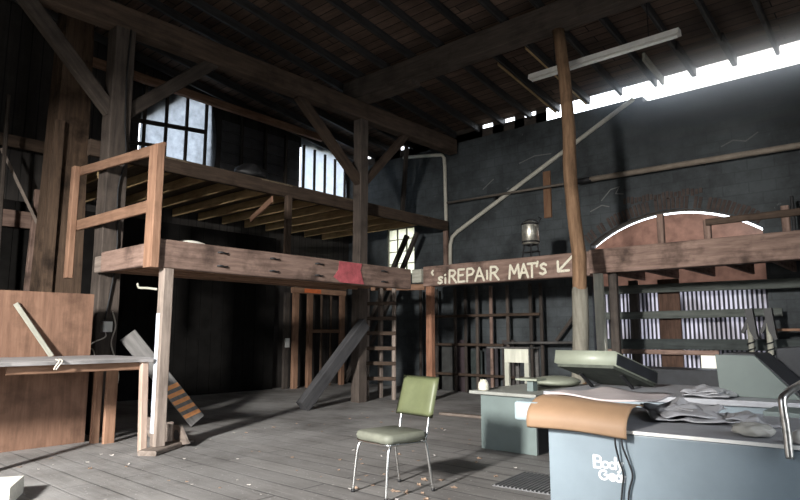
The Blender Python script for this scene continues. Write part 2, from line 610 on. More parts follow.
# left wall with two openings up in the loft
zl = 3.9
OP = [(5.75, 7.45, 4.6, 6.85), (10.15, 11.85, 4.6, 6.75)]
bm = bmesh.new()
ys = [YF - 0.3, OP[0][0], OP[0][1], OP[1][0], OP[1][1], YB]
for i, (a, b) in enumerate(zip(ys, ys[1:])):
    hole = OP[0] if i == 1 else OP[1] if i == 3 else None
    if hole:
        bm_box(bm, (XL - 0.15, a, 0), (XL, b, hole[2]))
        bm_prism(bm, [(a, min(hole[3], roof_z(b) - 0.02)), (b, min(hole[3], roof_z(b) - 0.02)), (b, roof_z(b)), (a, roof_z(a))], 0, XL - 0.15, XL)
    else:
        bm_prism(bm, [(a, 0), (b, 0), (b, roof_z(b)), (a, roof_z(a))], 0, XL - 0.15, XL)
bm_prism(bm, [(10.15, 6.3), (10.7, 6.75), (10.15, 6.75)], 0, XL - 0.14, XL - 0.01)
bm_prism(bm, [(5.75, 5.85), (6.95, 6.85), (5.75, 6.85)], 0, XL - 0.14, XL - 0.01)
struct('wall_left', bm, SIDING)

# wall fill over the slanting upper left corner of the first opening
# wall behind the camera with its open doorway, right wall with an opening added for the fill light
bm = bmesh.new()
zt = roof_z(YF)
bm_box(bm, (XL - 0.3, YF - 0.2, 0), (-5.6, YF, zt))
bm_box(bm, (-1.95, YF - 0.2, 0), (XR + 0.3, YF, zt))
bm_box(bm, (-5.6, YF - 0.2, 3.9), (-1.95, YF, zt))
struct('wall_front', bm, DWALL)
bm = bmesh.new()
for a, b, z0 in ((YF, 1.5, 0), (1.5, 4.9, 4.15), (4.9, YB, 0)):
    bm_prism(bm, [(a, z0), (b, z0), (b, roof_z(b)), (a, roof_z(a))], 0, XR, XR + 0.2)
struct('wall_right', bm, DWALL)

# boards closing the eave gap on the left half, with slots left open
bm = bmesh.new()
xs = [(-12.5, -11.95), (-11.5, -10.55), (-10.2, -9.55), (-9.2, -7.9), (-7.6, -7.3), (-7.0, -6.75), (-6.45, -6.2)]
for a, b in xs:
    bm_box(bm, (a, YB + 0.02, WT), (b, YB + 0.06, roof_z(YB) - 0.01))
bm_box(bm, (-12.5, YB + 0.02, WT), (-6.2, YB + 0.06, WT + 0.21))
struct('trim_1', bm, DARK)

# faint chalk scribbles on the wall
CHALK = plain('faint_chalk', (0.15, 0.155, 0.15), 0.9, 0, 0.2, 20, 0)
wallb = bpy.data.objects['wall_back']
for lines in ([[(-5.0, 4.05), (-4.8, 4.25), (-4.62, 4.28), (-4.7, 4.15), (-4.55, 4.12)]], [[(-5.25, 3.85), (-5.0, 3.95), (-4.85, 3.90)]], [[(-2.7, 4.72), (-2.5, 4.80), (-2.3, 4.74), (-2.1, 4.86)]], [[(-6.9, 5.2), (-6.5, 5.3), (-6.1, 5.27)]], [[(-7.9, 4.75), (-7.6, 4.95)]]):
    bm = bmesh.new()
    strokes(bm, lines, (0, YB, 0), (1, 0, 0), (0, 0, 1), (0, -1, 0), 0.022, 0.002)
    link('chalk_mark', bm, CHALK, wallb)
# rowlock bricks around the arch and a patch of exposed bricks above it
bm = bmesh.new()
nb = 44
th0 = math.asin(AH / AR)
for i in range(nb):
    t = -th0 + 2 * th0 * (i + 0.5) / nb
    if random.random() < 0.12:
        continue
    c = Vector((AX + (AR + 0.13) * math.sin(t), YB - 0.012, ACZ + (AR + 0.13) * math.cos(t)))
    u, v = Vector((math.cos(t), 0, -math.sin(t))) * 0.028, Vector((math.sin(t), 0, math.cos(t))) * (0.10 + random.random() * 0.02)
    r0 = [c - u - v, c + u - v, c + u + v, c - u + v]
    bm_loft(bm, [r0, [p + Vector((0, 0.012, 0)) for p in r0]])
for i in range(20):
    x = -4.55 + i * 0.075
    bm_box(bm, (x, YB - 0.012, 3.90 + 0.02 * math.sin(i * 2.1)), (x + 0.055, YB, 4.02 + 0.02 * math.sin(i * 1.3)))
struct('trim_2', bm, BRICKR)

# window_1: the corrugated panels of the arched opening, window_2 its copper coloured arch sheet
bm = bmesh.new()
nx = 37 * 8


def corr_row(z, i0, i1):
    return [Vector((AX - AH + 2 * AH * i / nx, YB + 0.12 + 0.014 * math.sin(2 * PI * ((AX - AH + 2 * AH * i / nx) / 0.076)), z)) for i in range(i0, i1 + 1)]


hx0, hx1 = int((-3.32 - AX + AH) / (2 * AH) * nx), int((-3.06 - AX + AH) / (2 * AH) * nx)
for za, zb, i0, i1 in ((0.02, 0.70, 0, nx), (0.70, 1.02, 0, hx0), (0.70, 1.02, hx1, nx), (1.02, 2.20, 0, nx)):   # a broken-out hole low down
    bm_loft(bm, [corr_row(za, i0, i1), corr_row(zb, i0, i1)], cap=False, closed=False)
o = struct('window_1', bm, CORR)
tag(o, 'pale corrugated panels lit from outside')
bm = bmesh.new()
pts = []
npt = 24
rings = []
for k in range(7):                                # a sheet bowed outwards under the arch
    f = k / 6
    rings.append([])
    for i in range(npt + 1):
        x = AX - AH + 2 * AH * i / npt
        zt = arch_z(x) - 0.045
        z = 2.19 + (zt - 2.19) * f
        rings[-1].append(Vector((x, YB + 0.10 + 0.14 * math.sin(f * PI / 2), z)))
bm_loft(bm, rings, cap=False, closed=False)
o = struct('window_2', bm, ARCHB, True)
# window_3: small paned window under the loft at the back
bm = bmesh.new()
bm_box(bm, (WX0, YB + 0.06, WZ0), (WX1, YB + 0.10, WZ0 + 0.05))
bm_box(bm, (WX0, YB + 0.06, WZ1 - 0.05), (WX1, YB + 0.10, WZ1))
for k in range(5):
    z = WZ0 + (WZ1 - WZ0) * k / 4
    bm_box(bm, (WX0, YB + 0.07, z - 0.012), (WX1, YB + 0.09, z + 0.012))
for k in range(4):
    x = WX0 + (WX1 - WX0) * k / 3
    bm_box(bm, (x - 0.018, YB + 0.065, WZ0), (x + 0.018, YB + 0.095, WZ1))
fr = struct('window_3', bm, CREAM)
bm = bmesh.new()
bm_box(bm, (WX0, YB + 0.10, WZ0), (WX1, YB + 0.11, WZ1))
link('window_pane', bm, sheet_mat('dusty_glass', (0.85, 0.85, 0.74), 0.85), fr)

# faint haze volume, density shaped to add bloom below the eave gap
m = bpy.data.materials.new('bloom_haze')
m.use_nodes = True
m.node_tree.nodes.clear()
ho = m.node_tree.nodes.new('ShaderNodeOutputMaterial')
hv = m.node_tree.nodes.new('ShaderNodeVolumeScatter')
hv.inputs['Color'].default_value = (0.74, 0.87, 1.0, 1)
hc = m.node_tree.nodes.new('ShaderNodeTexCoord')
hs_ = m.node_tree.nodes.new('ShaderNodeSeparateXYZ')
m.node_tree.links.new(hc.outputs['Object'], hs_.inputs[0])
mul = m.node_tree.nodes.new('ShaderNodeMath')
mul.operation = 'MULTIPLY'
for k, (ax, a, b, lo, hi) in enumerate((('X', -5.4, -2.4, 0.0, 1.0), ('Z', 4.6, 6.2, 0.0, 0.9))):
    mr = m.node_tree.nodes.new('ShaderNodeMapRange')
    mr.interpolation_type = 'SMOOTHSTEP'
    mr.inputs[1].default_value, mr.inputs[2].default_value, mr.inputs[3].default_value, mr.inputs[4].default_value = a, b, lo, hi
    m.node_tree.links.new(hs_.outputs[ax], mr.inputs[0])
    m.node_tree.links.new(mr.outputs[0], mul.inputs[k])
m.node_tree.links.new(mul.outputs[0], hv.inputs['Density'])
hv.inputs['Anisotropy'].default_value = 0.35
m.node_tree.links.new(hv.outputs[0], ho.inputs['Volume'])
bm = bmesh.new()
bm_box(bm, (-5.4, 10.9, 4.6), (XR - 0.02, 11.99, 6.36))
tag(link('bloom_haze', bm, m, at=(0, 0, 0)), 'faint bluish haze with added bloom below the bright gap along the right-hand eave', 'haze', None, 'stuff')

# ================================================================== ROOF TIMBERS
first = None
k = 0
x = 3.2
while x > -12.3:
    p0, p1 = (x, -2.6, roof_z(-2.6) - 0.095), (x, 12.06, roof_z(12.06) - 0.095)
    if first is None:
        first = beam('roof_rafter', p0, p1, 0.065, 0.17, RAFT, None, 0.004, 'dark wooden rafter under the brown roof boards', 'rafter', 'rafters under the roof boards')
    else:
        c = first.copy()
        COL.objects.link(c)
        c.location = p0
    x -= 0.70
# short doubled rafter tails near the wall; the two yellow ones coloured as if warm-lit
for x, y, m in ((-3.66, 11.0, CREAM), (-3.06, 10.95, RAFT), (-5.97, 9.7, YEL), (-5.25, 9.5, YEL), (-2.36, 11.1, RAFT)):
    beam('rafter_tail', (x, y, roof_z(y) - 0.10), (x, 12.05, roof_z(12.05) - 0.10), 0.05, 0.17, m, None, 0.004,
         {-3.66: 'pale short rafter tail reaching the wall right above the slanting conduit', -3.06: 'dark short rafter tail at the wall, second right of the pale one',
          -5.97: 'orange-brown short rafter tail at the wall, further left of the log post', -5.25: 'orange-brown short rafter tail at the wall beside the log post',
          -2.36: 'dark short rafter tail at the wall under the widest glare'}[x], 'rafter tail', 'doubled rafter tails at the wall')

beam('tie_beam', (-9.1, 8.67, 6.415), (2.6, 8.67, 6.415), 0.30, 0.41, POST, None, 0.012,
     'heavy dark brown cross beam resting on the middle post under the rafters', 'beam')
beam('bolster', (-8.85, 8.67, 6.155), (-7.2, 8.67, 6.155), 0.26, 0.105, POST, None, 0.008,
     'short dark timber bolster under the left end of the cross beam', 'beam')
beam('top_plate', (-8.66, -2.3, 5.91), (-8.66, 11.85, 5.91), 0.24, 0.36, PLATE, None, 0.012,
     'long brown top plate running over the tall posts into the back corner', 'beam')
beam('girt', (-11.86, 4.2, 6.55), (-11.86, 10.35, 6.47), 0.12, 0.17, PINE, None, 0.005,
     'lighter brown girt above the loft windows, behind the top plate', 'beam')
# tall posts with knee braces
beam('timber_post', (-8.66, 3.65, 0), (-8.66, 3.65, 5.73), 0.29, 0.29, POST, None, 0.012,
     'tall grey-brown timber post beside the plywood partition, with a grey outlet box', 'post')
beam('timber_post', (-8.68, 8.65, 0), (-8.68, 8.65, 5.73), 0.225, 0.225, POST, None, 0.012,
     'tall dark timber post in the middle, beside the ladder', 'post')
KN = 'knee braces of the tall posts'
beam('knee_brace', (-8.66, 2.32, 5.76), (-8.66, 3.56, 4.47), 0.14, 0.20, POST, None, 0.006, 'slanting knee brace running up left from the left tall post', 'brace', KN)
beam('knee_brace', (-8.66, 3.74, 4.49), (-8.66, 5.14, 5.76), 0.14, 0.20, POST, None, 0.006, 'slanting knee brace running up right from the left tall post', 'brace', KN)
beam('knee_brace', (-8.66, 6.95, 5.76), (-8.66, 8.58, 4.40), 0.14, 0.18, PLATE, None, 0.006, 'slanting knee brace running up left from the middle post', 'brace', KN)
beam('knee_brace', (-8.66, 8.76, 4.45), (-8.66, 10.05, 5.76), 0.12, 0.16, PLATE, None, 0.006, 'slanting knee brace running up right from the middle post', 'brace', KN)

# rough brown column
bm = bmesh.new()
cx, cy = -10.27, 3.57
for i in range(3):
    x0 = -0.30 + 0.2 * i
    rings = []
    for z in [0.4 * q for q in range(18)]:
        s = 1 - 0.045 * z
        rr = [Vector((cx + (x0 + 0.002) * s, cy - 0.30 * s, z)), Vector((cx + (x0 + 0.198) * s, cy - (0.30 + 0.012 * (i % 2)) * s, z)), Vector((cx + (x0 + 0.198) * s, cy + 0.30 * s, z)), Vector((cx + (x0 + 0.002) * s, cy + 0.30 * s, z))]
        rings.append([p + jit(p, 0.007, 2.5) * (1 if z else 0) for p in rr])
    bm_loft(bm, rings)
bm_box(bm, (cx + 0.27, cy - 0.30, 0), (cx + 0.33, cy - 0.16, 4.6))
tag(link('board_column', bm, BARK), 'rough brown boxed column of vertical boards behind the corner railing', 'column')

# round log post
def log_x(z):
    return -3.965 - 0.022 * z + 0.035 * math.sin(z * 1.5) + (-0.20 + 0.096 * z if z < 2.5 else 0.04 - 0.042 * (z - 2.5))


bm = bmesh.new()
rings = []
for i in range(26):
    z = 6.22 * i / 25
    cxx = log_x(z) + jit((z, 1, 2), 0.02).x
    cyy = 8.67 + 0.03 * math.sin(z * 1.1 + 1)
    r = 0.112 - 0.003 * z
    rings.append([Vector((cxx + math.cos(a) * r * (1 + jit((math.cos(a), math.sin(a), z * 1.3), 0.10).x), cyy + math.sin(a) * r * (1 + jit((math.cos(a), math.sin(a), z * 1.3), 0.10).y), z)) for a in [2 * PI * q / 16 for q in range(16)]])
bm_loft(bm, rings)
lg = tag(link('log_post', bm, LOG, None, True), 'peeled round log post standing in front of the painted beam, whitewashed low down', 'post')
bm = bmesh.new()
rings2 = []
for i in range(9):
    z = 1.98 * i / 8
    cxx = log_x(z)
    cyy = 8.67 + 0.03 * math.sin(z * 1.1 + 1)
    rings2.append([Vector((cxx + math.cos(a) * 0.119, cyy + math.sin(a) * 0.119, z + (0.04 * math.sin(3 * a + 1) if i == 8 else 0))) for a in [2 * PI * q / 16 for q in range(16)]])
bm_loft(bm, rings2)
tag(link('whitewash_sleeve', bm, wood('worn_whitewash', (0.13, 0.12, 0.097), (0.26, 0.245, 0.20), 'z', blotch=0.35), lg, True), 'greyish white painted lower end')

# ================================================================== UPPER LOFT
loft = thing('upper_loft', 'upper loft floor with yellowish joists, left behind the tall posts', 'loft', (-10.7, 8.0, 3.85))
beam('edge_beam', (-8.92, 3.4, 3.965), (-8.92, 11.9, 3.965), 0.10, 0.24, PLATE, loft)
y = 4.1
while y < 11.0:
    beam('joist', (-12.4, y, 3.955), (-8.99, y, 3.955), 0.055, 0.17, YEL, loft, 0.004)
    y += 0.62
bm = bmesh.new()
y = 4.05
while y < 11.1:
    bm_box(bm, (-12.45, y, 4.05), (-8.87, min(y + 0.215, 11.15), 4.08))
    y += 0.225
link('decking', bm, wood('loft_deck_board', (0.10, 0.08, 0.055), (0.2, 0.155, 0.105), 'x'), loft)
beam('loft_post', (-8.80, 6.9, 2.352), (-8.80, 6.9, 3.84), 0.11, 0.11, PLATE, None, 0.004, 'short brown post between the two loft floors', 'post')
beam('corner_stud', (-8.92, 11.86, 2.72), (-8.92, 11.86, 3.84), 0.10, 0.10, RED, None, 0.004, 'short reddish stud beside the white conduit in the back corner', 'post')
beam('window_brace', (-12.2, 11.6, 0.0), (-9.95, 11.6, 3.80), 0.10, 0.12, DARK, None, 0.004, 'dark slanting brace across the small lit window at the back', 'brace')
beam('window_brace', (-11.6, 11.4, 0.0), (-9.45, 11.4, 3.80), 0.09, 0.11, DARK, None, 0.004, 'dark slanting brace just right of the small lit window', 'brace')
beam('loose_board', (-10.3, 7.13, 3.62), (-8.95, 6.65, 3.76), 0.03, 0.12, PINE, None, 0.003, 'short loose board slanting under the upper loft joists', 'board')
beam('hanging_board', (-9.6, 11.0, 4.082), (-9.45, 11.0, 5.9), 0.05, 0.14, DARK, None, 0.004, 'dark upright board on the loft in the back corner', 'board')

# plastic sheeted frames in the loft wall openings
for (ya, yb, za, zb), lab, i in ((OP[0], 'torn milky plastic sheet with wooden bars over the left loft opening', 0), (OP[1], 'bright milky plastic sheet with wooden bars over the right loft opening', 1)):
    t = thing('plastic_window', lab, 'window covering', (XL + 0.03, (ya + yb) / 2, za))
    bm = bmesh.new()
    R = []
    n = 14
    for j in range(13):
        f = j / 12
        row = []
        for q in range(n + 1):
            g = q / n
            yy = ya + (yb - ya) * g
            topz = zb + 0.02 - (0.0 if i == 0 else 0.5 * max(0, 0.25 - g))
            if i == 0 and q == n:
                yy += 0.16 * math.sin(f * PI)
            z = za + (topz - za) * f
            row.append(Vector((XL + 0.025 + 0.03 * math.sin(g * 21 + f * 3) * (0.4 + 0.6 * f), yy, z)))
        R.append(row)
    bm_loft(bm, R, cap=False, closed=False)
    link('plastic_sheet', bm, PLASTIC2 if i == 0 else PLASTIC, t, True)
    nbar = 4 if i == 0 else 5
    for q in range(nbar):
        yy = ya + (yb - ya) * (q + 0.12) / (nbar - 0.5)
        beam('bar', (XL + 0.11, yy, za - 0.4), (XL + 0.11, yy, roof_z(yy) - 0.25), 0.055, 0.07, DARK, t, 0.003)
    if i == 0:
        beam('cross_bar', (XL + 0.16, ya - 0.3, 5.78), (XL + 0.16, yb - 0.2, 5.95), 0.04, 0.10, DARK, t, 0.003)
        beam('cross_bar', (XL + 0.16, ya - 0.3, 5.28), (XL + 0.16, ya + 0.5, 5.36), 0.04, 0.08, DARK, t, 0.003)
for y in (8.25, 8.95, 9.6):
    beam('wall_stud', (XL + 0.10, y, 4.09), (XL + 0.10, y, roof_z(y) - 0.2), 0.09, 0.07, DARK, None, 0.004,
         'dark upright stud on the loft wall between the two plastic windows', 'stud', 'studs on the loft wall')
# siding strips between the openings that catch the window light
sid = thing('siding_boards', 'dark lapped siding boards on the loft wall between the plastic windows', 'siding', (XL + 0.03, 8.8, 4.1))
for k in range(8):
    z = 4.35 + k * 0.26
    bm = bmesh.new()
    bm_prism(bm, [(XL + 0.002, z), (XL + 0.05, z), (XL + 0.012, z + 0.25), (XL + 0.002, z + 0.25)], 1, 7.75, 10.1)
    for v in bm.verts:
        v.co = Vector((v.co.x, v.co.y, v.co.z))
    link('siding_board', bm, plain('black_gloss_siding_%d' % k, (0.16, 0.16, 0.17), 0.35, 0.6, 0.2, 4), sid)
# dark sack lying on the loft edge
bm = bmesh.new()
bmesh.ops.create_icosphere(bm, subdivisions=3, radius=0.22)
for v in bm.verts:
    v.co = Vector((v.co.x * 1.2, v.co.y * 1.5, max(-0.10, v.co.z * 0.75))) + jit(v.co, 0.05, 6)
    v.co += Vector((-9.15, 6.3, 4.20))
zmin = min(v.co.z for v in bm.verts)
for v in bm.verts:
    v.co.z += 4.082 - zmin
tag(link('sack', bm, BLACKRUB, None, True), 'black lumpy sack lying on the edge of the upper loft', 'sack')

# far left clutter of boards and rails behind the column
beam('far_rail', (-12.2, 0.5, 3.35), (-12.2, 4.4, 3.35), 0.06, 0.30, RED, None, 0.004, 'wide red-brown board in the dark far left, behind the column', 'board')
beam('far_rail', (-12.2, 0.5, 4.75), (-12.2, 4.4, 4.75), 0.06, 0.22, PLATE, None, 0.004, 'upper brown board in the dark far left, behind the column', 'board')
beam('far_stud', (-12.05, 3.74, 0), (-12.05, 3.82, 3.9), 0.10, 0.20, RED, None, 0.004, 'red-brown upright board just left of the rough column', 'board')
beam('far_pole', (-11.7, 3.20, 0), (-11.7, 3.08, 5.4), 0.06, 0.06, POST, None, 0.004, 'thin greyish pole at the far left edge', 'pole')
beam('far_lath', (-11.9, 3.1, 4.5), (-11.9, 3.9, 3.0), 0.03, 0.05, WEATH, None, 0.002, 'thin slanting lath at the far left, behind the column', 'lath')

# ================================================================== LOWER MEZZANINE
mz = thing('mezzanine', 'lower mezzanine floor with a heavy edge beam splashed with pink paint', 'mezzanine', (-7.8, 5.7, 2.06))
eb = beam('edge_beam', (-6.78, 3.42, 2.245), (-6.78, 7.93, 2.245), 0.12, 0.34, RED, mz, 0.006)
# painted patches and iron fastenings on the edge beam face
bm = bmesh.new()
pp = [(6.25, 2.405), (6.74, 2.405), (6.70, 2.30), (6.78, 2.085), (6.28, 2.085), (6.14, 2.16), (6.24, 2.28)]
bm_prism(bm, pp, 0, -6.714, -6.708)
tag(link('paint_patch', bm, PINKPT, mz), 'faded pink-red paint patch')
for yy in (4.25, 5.05, 5.85, 7.25):
    for dz in (0.08, -0.09):
        bm = bmesh.new()
        bm_tube(bm, smooth_pts([(-6.715, yy - 0.07, 2.245 + dz), (-6.68, yy - 0.03, 2.25 + dz), (-6.69, yy + 0.03, 2.24 + dz), (-6.715, yy + 0.08, 2.25 + dz)], 3), 0.011, 6)
        link('iron_clamp', bm, IRON, mz)
beam('end_beam', (-6.85, 3.47, 2.26), (-8.30, 3.47, 2.26), 0.10, 0.27, RED, mz, 0.006)
beam('end_block', (-8.30, 3.47, 2.24), (-8.50, 3.47, 2.24), 0.10, 0.22, WEATH, mz, 0.003)
for k in range(5):
    x = -7.10 - 0.30 * k
    beam('joist', (x, 3.54, 2.22), (x, 7.9, 2.22), 0.055, 0.18, PINE, mz, 0.004)
bm = bmesh.new()
x = -6.75
while x > -8.4:
    bm_box(bm, (x - 0.19, 3.45, 2.32), (x, 7.93, 2.35))
    x -= 0.196
bm_box(bm, (-9.1, 4.1, 2.32), (-8.50, 7.93, 2.35))
link('decking', bm, DECK, mz)
# pale rounded lump on deck near the railing
bm = bmesh.new()
bmesh.ops.create_icosphere(bm, subdivisions=3, radius=0.16)
for v in bm.verts:
    v.co = Vector((v.co.x, v.co.y * 1.7, max(v.co.z, -0.05) * 0.6)) + Vector((-6.98, 3.95, 2.40))
zmin = min(v.co.z for v in bm.verts)
for v in bm.verts:
    v.co.z += 2.352 - zmin
tag(link('pale_lump', bm, WHITEP, None, True), 'small pale lump lying on the mezzanine just behind its edge beam', 'bundle')

gr = thing('corner_railing', 'orange-brown wooden corner railing at the left end of the mezzanine', 'railing', (-6.76, 3.33, 2.07))
beam('newel_post', (-6.76, 3.345, 2.07), (-6.76, 3.345, 3.52), 0.19, 0.11, PINE, gr, 0.004)
beam('end_post', (-9.22, 3.36, 2.10), (-9.22, 3.36, 3.72), 0.13, 0.09, PINE, gr, 0.004)
beam('top_rail', (-6.70, 3.395, 3.50), (-9.28, 3.42, 3.72 - 0.05), 0.05, 0.13, PINE, gr, 0.004)
beam('mid_rail', (-6.84, 3.42, 2.84), (-9.28, 3.42, 2.86), 0.04, 0.15, PINE, gr, 0.004)

# slender post under the beam corner, with the workbench beside it
cp = thing('corner_post', 'slender grey-brown post under the corner of the mezzanine', 'post', (-6.76, 3.54, 0.0))
beam('post_timber', (-6.76, 3.54, 0.060), (-6.76, 3.54, 2.07), 0.13, 0.13, WEATH, cp, 0.004)
bm = bmesh.new()
bm_box(bm, (-6.815, 3.471, 0.20), (-6.735, 3.4745, 1.55))  # pale strip puts the light on this post face into colour
tag(link('lit_face_strip', bm, plain('pale_blue_lit_face', (0.50, 0.54, 0.60), 0.6, 0, 0.15, 9), cp), 'pale bluish-white strip coloured as the lit face')
hk = bmesh.new()
bm_tube(hk, smooth_pts([(-6.83, 3.47, 1.83), (-7.0, 3.43, 1.85), (-7.13, 3.40, 1.86), (-7.16, 3.39, 1.91)], 4), 0.014, 8)
tag(link('wall_hook', hk, CREAM, None, True), 'pale peg sticking out left from the slender corner post', 'hook')
wb = thing('workbench', 'long dusty workbench with a splintered edge at the left', 'workbench', (-7.38, 1.7, 0))
bm = bmesh.new()
rings = []
for i in range(24):
    y = -0.2 + 3.62 * i / 23
    e = jit((y * 3, 0, 0), 0.05, 3).x
    rings.append([Vector((-6.74 + e, y, 1.0)), Vector((-6.72 + e, y, 1.035)), Vector((-6.80, y, 1.05)), Vector((-7.93, y, 1.05)), Vector((-7.93, y, 1.0))])
bm_loft(bm, rings)
link('bench_top', bm, BENCH, wb)
beam('front_rail', (-6.86, 2.0, 0.955), (-6.86, 3.35, 0.955), 0.04, 0.088, PINE, wb, 0.003)
beam('leg', (-6.83, 3.40, 0), (-6.82, 3.36, 0.998), 0.075, 0.085, PALE, wb, 0.003)
beam('leg', (-6.86, 1.86, 0), (-6.86, 1.86, 0.998), 0.09, 0.09, PINE, wb, 0.003)
beam('leg', (-7.85, 3.30, 0), (-7.85, 3.30, 0.998), 0.09, 0.09, PINE, wb, 0.003)
bm = bmesh.new()
for i in range(2):
    y = 2.42 + i * 0.03
    bm_tube(bm, smooth_pts([(-6.80, y, 1.054), (-6.70, y, 1.04), (-6.69, y - 0.03, 1.0), (-6.69, y - 0.05 - 0.01 * i, 0.955)], 3), 0.008, 5)
tag(link('rag_strip', bm, CORD, None, True), 'shred of pale rag hanging over the front edge of the workbench', 'rag')

pw = box('plywood_partition', (-8.03, -1.0, 0), (-7.99, 3.24, 1.81), PLYZ, None, 0.003, 'stained orange plywood partition standing behind the workbench', 'partition')
beam('leaning_stick', (-7.86, 2.75, 1.052), (-7.965, 2.36, 1.66), 0.035, 0.055, CREAM, None, 0.002, 'pale stick leaning on the plywood partition above the workbench', 'stick')
beam('support_board', (-7.70, 3.40, 0), (-7.70, 3.40, 0.99), 0.05, 0.14, PINE, None, 0.003, 'narrow brown board upright under the workbench, at the end of the partition', 'board')
ob = thing('outlet_box', 'grey outlet box with a dangling cord on the left tall post', 'outlet box', (-8.47, 3.60, 1.36))
box('box_body', (-8.512, 3.56, 1.34), (-8.42, 3.68, 1.48), FIX, ob, 0.006)
box('cover_plate', (-8.42, 3.57, 1.35), (-8.41, 3.67, 1.47), FIX, ob, 0.002)
bm = bmesh.new()
bm_tube(bm, smooth_pts([(-8.44, 3.60, 1.335), (-8.36, 3.56, 1.27), (-8.38, 3.42, 1.20), (-8.36, 3.36, 1.13), (-8.2, 3.36, 1.10), (-8.1, 3.36, 0.9)], 6), 0.009, 6)
link('power_cord', bm, CORD, ob, True)
bm = bmesh.new()
bm_tube(bm, smooth_pts([(-8.50, 3.70, 1.62), (-8.49, 3.75, 1.42), (-8.48, 3.70, 1.2), (-8.44, 3.74, 1.0), (-8.42, 3.80, 0.75), (-8.42, 3.76, 0.5), (-8.42, 3.72, 0.25), (-8.42, 3.70, 0.012)], 6), 0.010, 6)
tag(link('hanging_cable', bm, CORD, None, True), 'pale cable hanging down the left tall post to the floor', 'cable')
bm = bmesh.new()
bm_tube(bm, smooth_pts([(-8.485, 3.60, 1.5), (-8.485, 3.70, 2.4), (-8.485, 3.66, 3.3), (-8.485, 3.74, 3.8), (-8.485, 3.70, 4.3), (-8.485, 3.68, 5.0), (-8.485, 3.70, 5.72)], 5), 0.012, 6)
tag(link('post_cable', bm, IRON, None, True), 'dark cable running up the face of the left tall post', 'cable')

# striped brace on the left post
sb0, sb1 = Vector((-8.44, 3.90, 1.30)), Vector((-8.16, 4.86, 0.075))
sbr = thing('striped_brace', 'slanting dark board with orange stripes on its foot, left of centre', 'brace', (-8.16, 4.86, 0))
beam('brace_board', sb0, sb1, 0.05, 0.235, wood('grey_painted_brace_board', (0.13, 0.125, 0.12), (0.25, 0.24, 0.23), 'x', blotch=0.2), sbr, 0.003)
dd = (sb1 - sb0)
ddn = dd.normalized()
nn = Vector((0, 0, 1)).cross(ddn).normalized()
nn = nn if nn.x > 0 else -nn
vv = nn.cross(ddn).normalized()
for k in range(5):
    c = sb0 + dd * (0.60 + 0.078 * k) + nn * 0.0285
    a, b, s = ddn * 0.032, vv * 0.112, ddn * 0.035
    r0 = [c - a - b - s, c + a - b - s, c + a + b + s, c - a + b + s]
    bm = bmesh.new()
    bm_loft(bm, [r0, [p + nn * 0.003 for p in r0]])
    tag(link('stripe', bm, ORANGE, sbr), 'orange painted stripe' if k == 0 else None)

# things round the foot of the slender post
beam('foot_board', (-6.58, 3.33, 0.0275), (-6.90, 3.82, 0.0275), 0.22, 0.055, WEATH, None, 0.003, 'flat board lying under the foot of the slender corner post', 'board')
cb = thing('broken_cabinet', 'small broken pale cabinet box on the floor behind the slender post', 'box', (-7.2, 3.86, 0))
bm = bmesh.new()
bm_prism(bm, [(-7.60, 0.03), (-6.95, 0.0), (-6.66, 0.05), (-6.86, 0.24), (-7.30, 0.22), (-7.62, 0.27), (-7.90, 0.25), (-7.72, 0.14)], 1, 3.86, 3.89)
link('front_panel', bm, WEATH, cb)
box('side_panel', (-7.52, 3.89, 0.0), (-7.48, 4.12, 0.20), WEATH, cb, 0.003)
box('base_panel', (-7.48, 3.89, 0.0), (-6.95, 4.12, 0.03), WEATH, cb, 0.003)
bm = bmesh.new()
bm_prism(bm, arc(-6.93, 0.125, 0.06, 0, 330, 11), 1, 3.854, 3.859)
tag(link('hole_cover', bm, VDARK, cb), 'round dark hole')
beam('white_board', (-6.2, 0.85, 0.07), (-5.66, 1.80, 0.07), 0.45, 0.14, WHITEP, None, 0.004, 'white painted block lying on the floor in the bottom left corner', 'board')

# ================================================================== MIDDLE: BRACE, LADDER, STUD FRAMES
beam('heavy_brace', (-8.42, 7.02, 0.06), (-8.44, 8.55, 1.52), 0.16, 0.24, CHAR, None, 0.008, 'thick charcoal timber brace slanting from the floor to the middle post', 'brace')
ld = thing('ladder', 'upright wooden ladder of crossbars beside the middle post', 'ladder', (-8.65, 9.26, 0))
LA, LB = Vector((-8.93, 9.14, 0)), Vector((-8.44, 9.42, 0))
for P in (LA, LB):
    beam('rail', P, P + Vector((0, 0, 2.26)), 0.085, 0.06, WEATH, ld, 0.003)
lu = (LB - LA).normalized()
lnorm = Vector((lu.y, -lu.x, 0))
for k in range(7):
    z = 0.42 + 0.305 * k
    if z < 2.25:
        beam('rung', LA - lu * 0.05 + lnorm * 0.055 + Vector((0, 0, z)), LB + lu * 0.05 + lnorm * 0.055 + Vector((0, 0, z)), 0.025, 0.075, PLATE, ld, 0.002)
beam('back_stud', (-8.95, 9.56, 0), (-8.95, 9.56, 2.3), 0.09, 0.09, WEATH, None, 0.004, 'grey-brown stud standing behind the ladder', 'stud')
df = thing('stud_frame', 'open orange-brown door frame of studs in the dark room, left of the middle post', 'door frame', (-12.0, 10.5, 0))
for yy, w_ in ((9.72, 0.16), (10.18, 0.15), (11.30, 0.15)):
    beam('stud', (-12.0, yy, 0), (-12.0, yy, 2.34), 0.10, w_, PINE, df, 0.004)
beam('header', (-12.0, 9.6, 2.41), (-12.0, 11.4, 2.41), 0.10, 0.14, PINE, df, 0.004)
beam('mid_rail', (-12.0, 10.26, 1.40), (-12.0, 11.22, 1.40), 0.06, 0.09, PINE, df, 0.003)
for yy in (10.62, 10.95):
    beam('slat', (-12.05, yy, 0), (-12.05, yy, 2.34), 0.05, 0.06, PLATE, df, 0.003)
bm = bmesh.new()
